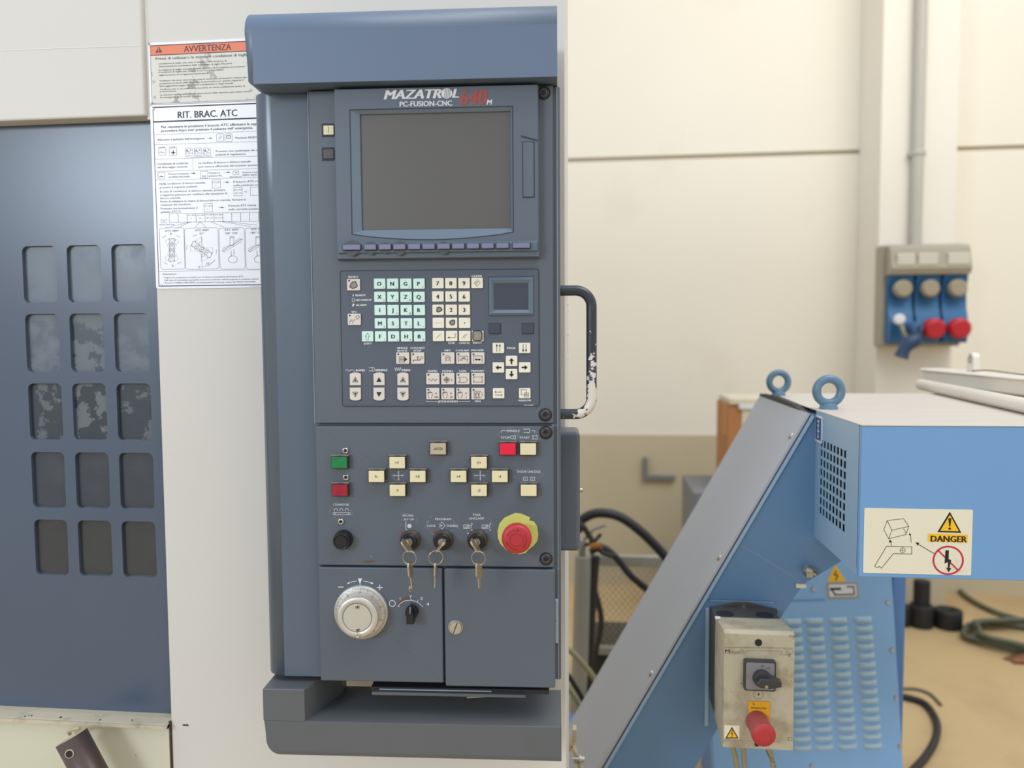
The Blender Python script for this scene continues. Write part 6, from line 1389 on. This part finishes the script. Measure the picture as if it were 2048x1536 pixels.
# bracket with bolt by the machine corner
Yq = 1.5; q = ux(1150, 1500, Yq); lt_ = Frame(q).root('corner_latch', 'small cream bent latch with a bolt at the machine corner near the floor', 'latch')
def qq(u, v): return ux(u, v, Yq)-q
b = MB('rim_cream')
pp = [qq(1149, 1460), qq(1149, 1482), qq(1141, 1494), qq(1151, 1510), qq(1151, 1528)]
for i in range(4):
    a_, c_ = pp[i], pp[i+1]; d_ = (c_-a_).normalized(); n_ = Vector((d_.z, 0, -d_.x))*0.0035
    b.add([a_-n_, a_+n_, c_+n_, c_-n_, a_-n_+Vector((0, 0.02, 0)), a_+n_+Vector((0, 0.02, 0)), c_+n_+Vector((0, 0.02, 0)), c_-n_+Vector((0, 0.02, 0))], [(0, 1, 2, 3), (7, 6, 5, 4), (0, 4, 5, 1), (1, 5, 6, 2), (2, 6, 7, 3), (3, 7, 4, 0)])
b.build('bent_strap', lt_)
b = MB('brushed_steel'); s_ = qq(1144, 1517); b.cyl(s_, (1, 0, 0), 0.003, 0.024, 10); b.cyl(s_+Vector((0.015, 0, 0)), (1, 0, 0), 0.0085, 0.003, 16); b.cyl(s_+Vector((0.018, 0, 0)), (1, 0, 0), 0.006, 0.007, 6); b.m('brass').cyl(qq(1128, 1495), (1, 0, 0), 0.006, 0.012, 12); b.build('bolt', lt_)
b = MB('rim_cream'); a_, c_ = qq(1158, 1524), qq(1170, 1560); b.tube([a_, c_], 0.005, 8); b.build('lower_strap', lt_)
# blue vessel end between console and conveyor foot
v_ = ux(1146, 1500, 1.97); bk = Frame(v_).root('blue_bracket', 'dark blue painted fitting between the machine corner and the conveyor foot', 'bracket')
b = MB('trunk_blue'); h_ = ux(1146, 1450, 1.97).z-v_.z; b.prism([(-0.02, -0.12), (0.022, -0.12), (0.022, h_-0.02), (0.006, h_), (-0.02, h_)], 0, 0.06, 0.003); b.build('fitting', bk)

# ================================================================ floor items on the right
def fl(u, v, z=0.0): return floor_pt(u, v, z)
for k, (u, v, r, h_, lab, lf) in enumerate(((1840, 1208, 0.055, 0.11, 'black rubber drum on the floor by the cabinet, with a smaller block on top', True), (1893, 1212, 0.065, 0.09, 'low black rubber drum further from the blue cabinet', False), (1806, 1204, 0.035, 0.10, 'narrow dark drum half hidden by the blue cabinet', False))):
    p = fl(u, v); p = Vector(((p.x)*3.98/p.y, 3.98-r*0.3, 0)); dr = Frame(p).root('rubber_drum', lab, 'drum', 'black drums by the far wall')
    b = MB('black_matte'); b.lathe([(r*0.96, 0), (r, 0.008), (r, h_-0.008), (r*0.96, h_), (r*0.5, h_), (r*0.45, h_-0.01)], (0, 0, 0), (0, 0, 1), 28, cap0=True); b.build('drum_body', dr)
    if lf: b = MB('black_matte'); b.lathe([(r*0.7, h_), (r*0.7, h_+0.12)], (0, 0, 0), (0, 0, 1), 20); b.build('top_block', dr)
    else: b = MB('cardboard' if k == 1 else 'black_matte'); b.lathe([(r*0.45, h_-0.012), (r*0.1, h_-0.012)], (0, 0, 0), (0, 0, 1), 20); b.build('hub', dr)
z = 0.012
def fc(name, label, pts, r, m_='cable_green'):
    P = [fl(u, v, r) for u, v in pts]; base = P[len(P)//2].copy(); base.z = 0; Fh = Frame(base); rt_ = Fh.root(name, label, 'cable'); b = MB(m_); b.tube([q-base for q in bez(P, 8)], r, 10); b.build('cable_run', rt_); return rt_
fc('floor_cable', 'grey-green cable slanting over the floor to the coil', [(1880, 1130), (1900, 1160), (1935, 1195), (1985, 1222), (2035, 1238), (2080, 1250)], 0.014)
fc('floor_cable', 'dark cable curving low over the floor from the blue cabinet to the coil', [(1800, 1214), (1830, 1232), (1870, 1247), (1920, 1254), (1965, 1256)], 0.010)
fc('floor_cable', 'thick black cable curling out from the foot of the blue cabinet', [(1790, 1392), (1815, 1395), (1850, 1408), (1872, 1440), (1872, 1475), (1852, 1512), (1822, 1545), (1790, 1580)], 0.013, 'cable_black')
fc('floor_cable', 'thin grey cable arching beside the thick black one', [(1795, 1378), (1830, 1378), (1860, 1388), (1882, 1410)], 0.006, 'cable_green')
# coil of cable
p = fl(2046, 1290); p.z = 0; co = Frame(p).root('cable_coil', 'loose coil of dark green cable on the sandy floor', 'cable')
b = MB('cable_green'); pp = []; 
for k in range(90):
    t = k/90*5*2*PI; rr_2 = 0.205+0.05*math.sin(k*0.37)+0.015*math.sin(k*1.7); pp.append((rr_2*math.cos(t)*1.1-0.02+0.02*math.sin(k*0.2), rr_2*math.sin(t)*0.85, 0.012+0.016*(k/90*5)*0.7))
b.tube(pp, 0.011, 8); b.build('coil_turns', co)
p = fl(2040, 1322); lf = Frame(p).root('rag', 'small rust coloured rag on the floor below the cable coil', 'rag')
b = MB('leaf_red'); bb = bmesh.new(); bmesh.ops.create_icosphere(bb, subdivisions=2, radius=1)
for v in bb.verts: v.co = Vector((v.co.x*0.06*(1+0.3*math.sin(7*v.co.y)), v.co.y*0.04*(1+0.4*math.sin(9*v.co.x)), max(0, v.co.z)*0.02))+Vector((0.006*math.sin(v.co.y*9), 0.005*math.sin(v.co.x*11), abs(0.006*math.sin(v.co.x*7))))
b.bm(bb, True); bb.free(); b.build('cloth', lf)

# ================================================================ brown pipe handle at lower left
Yz = 1.135; e0 = ux(143, 1475, Yz); e1 = ux(222, 1612, Yz)+Vector((0, -0.005, 0)); d_ = (e1-e0).normalized(); rp_ = 0.0245
hr = Frame(e0).root('pipe_handle', 'brown steel pipe stub with a cross hole slanting under the door sill', 'pipe')
b = MB('rod_brown'); b.lathe([(rp_*0.86, 0.0), (rp_, 0.0), (rp_, (e1-e0).length)], (0, 0, 0), d_, 40); b.m('rim_cream').lathe([(rp_*0.99, -0.0004), (rp_*0.86, -0.0004), (rp_*0.86, 0.03)], (0, 0, 0), d_, 40, cap1=True); b.build('pipe_stub', hr)
hx, hz = ux(140, 1507, Yz-rp_*0.93).x, ux(140, 1507, Yz-rp_*0.93).z; q = Vector((hx, Yz-rp_*0.93, hz))-e0
ax_ = d_*q.dot(d_); nn = (q-ax_).normalized(); b = MB('ink'); b.lathe([(0.0056, 0), (0.0056, 0.0008)], ax_+nn*(rp_-0.0002), nn, 18); b.m('rim_cream').lathe([(0.0072, 0), (0.0070, 0.0006), (0.0056, 0.0009)], ax_+nn*(rp_-0.0003), nn, 18, cap1=False); b.build('cross_hole', hr, 'dark round cross hole')
b = MB('rim_cream'); p_ = ux(170, 1460, YM-0.02)-e0; b.tube(bez([ux(140, 1468, YM-0.012)-e0, ux(138, 1462, YM-0.03)-e0, ux(160, 1456, YM-0.04)-e0], 5), 0.003, 8); b.build('paint_hook', hr)
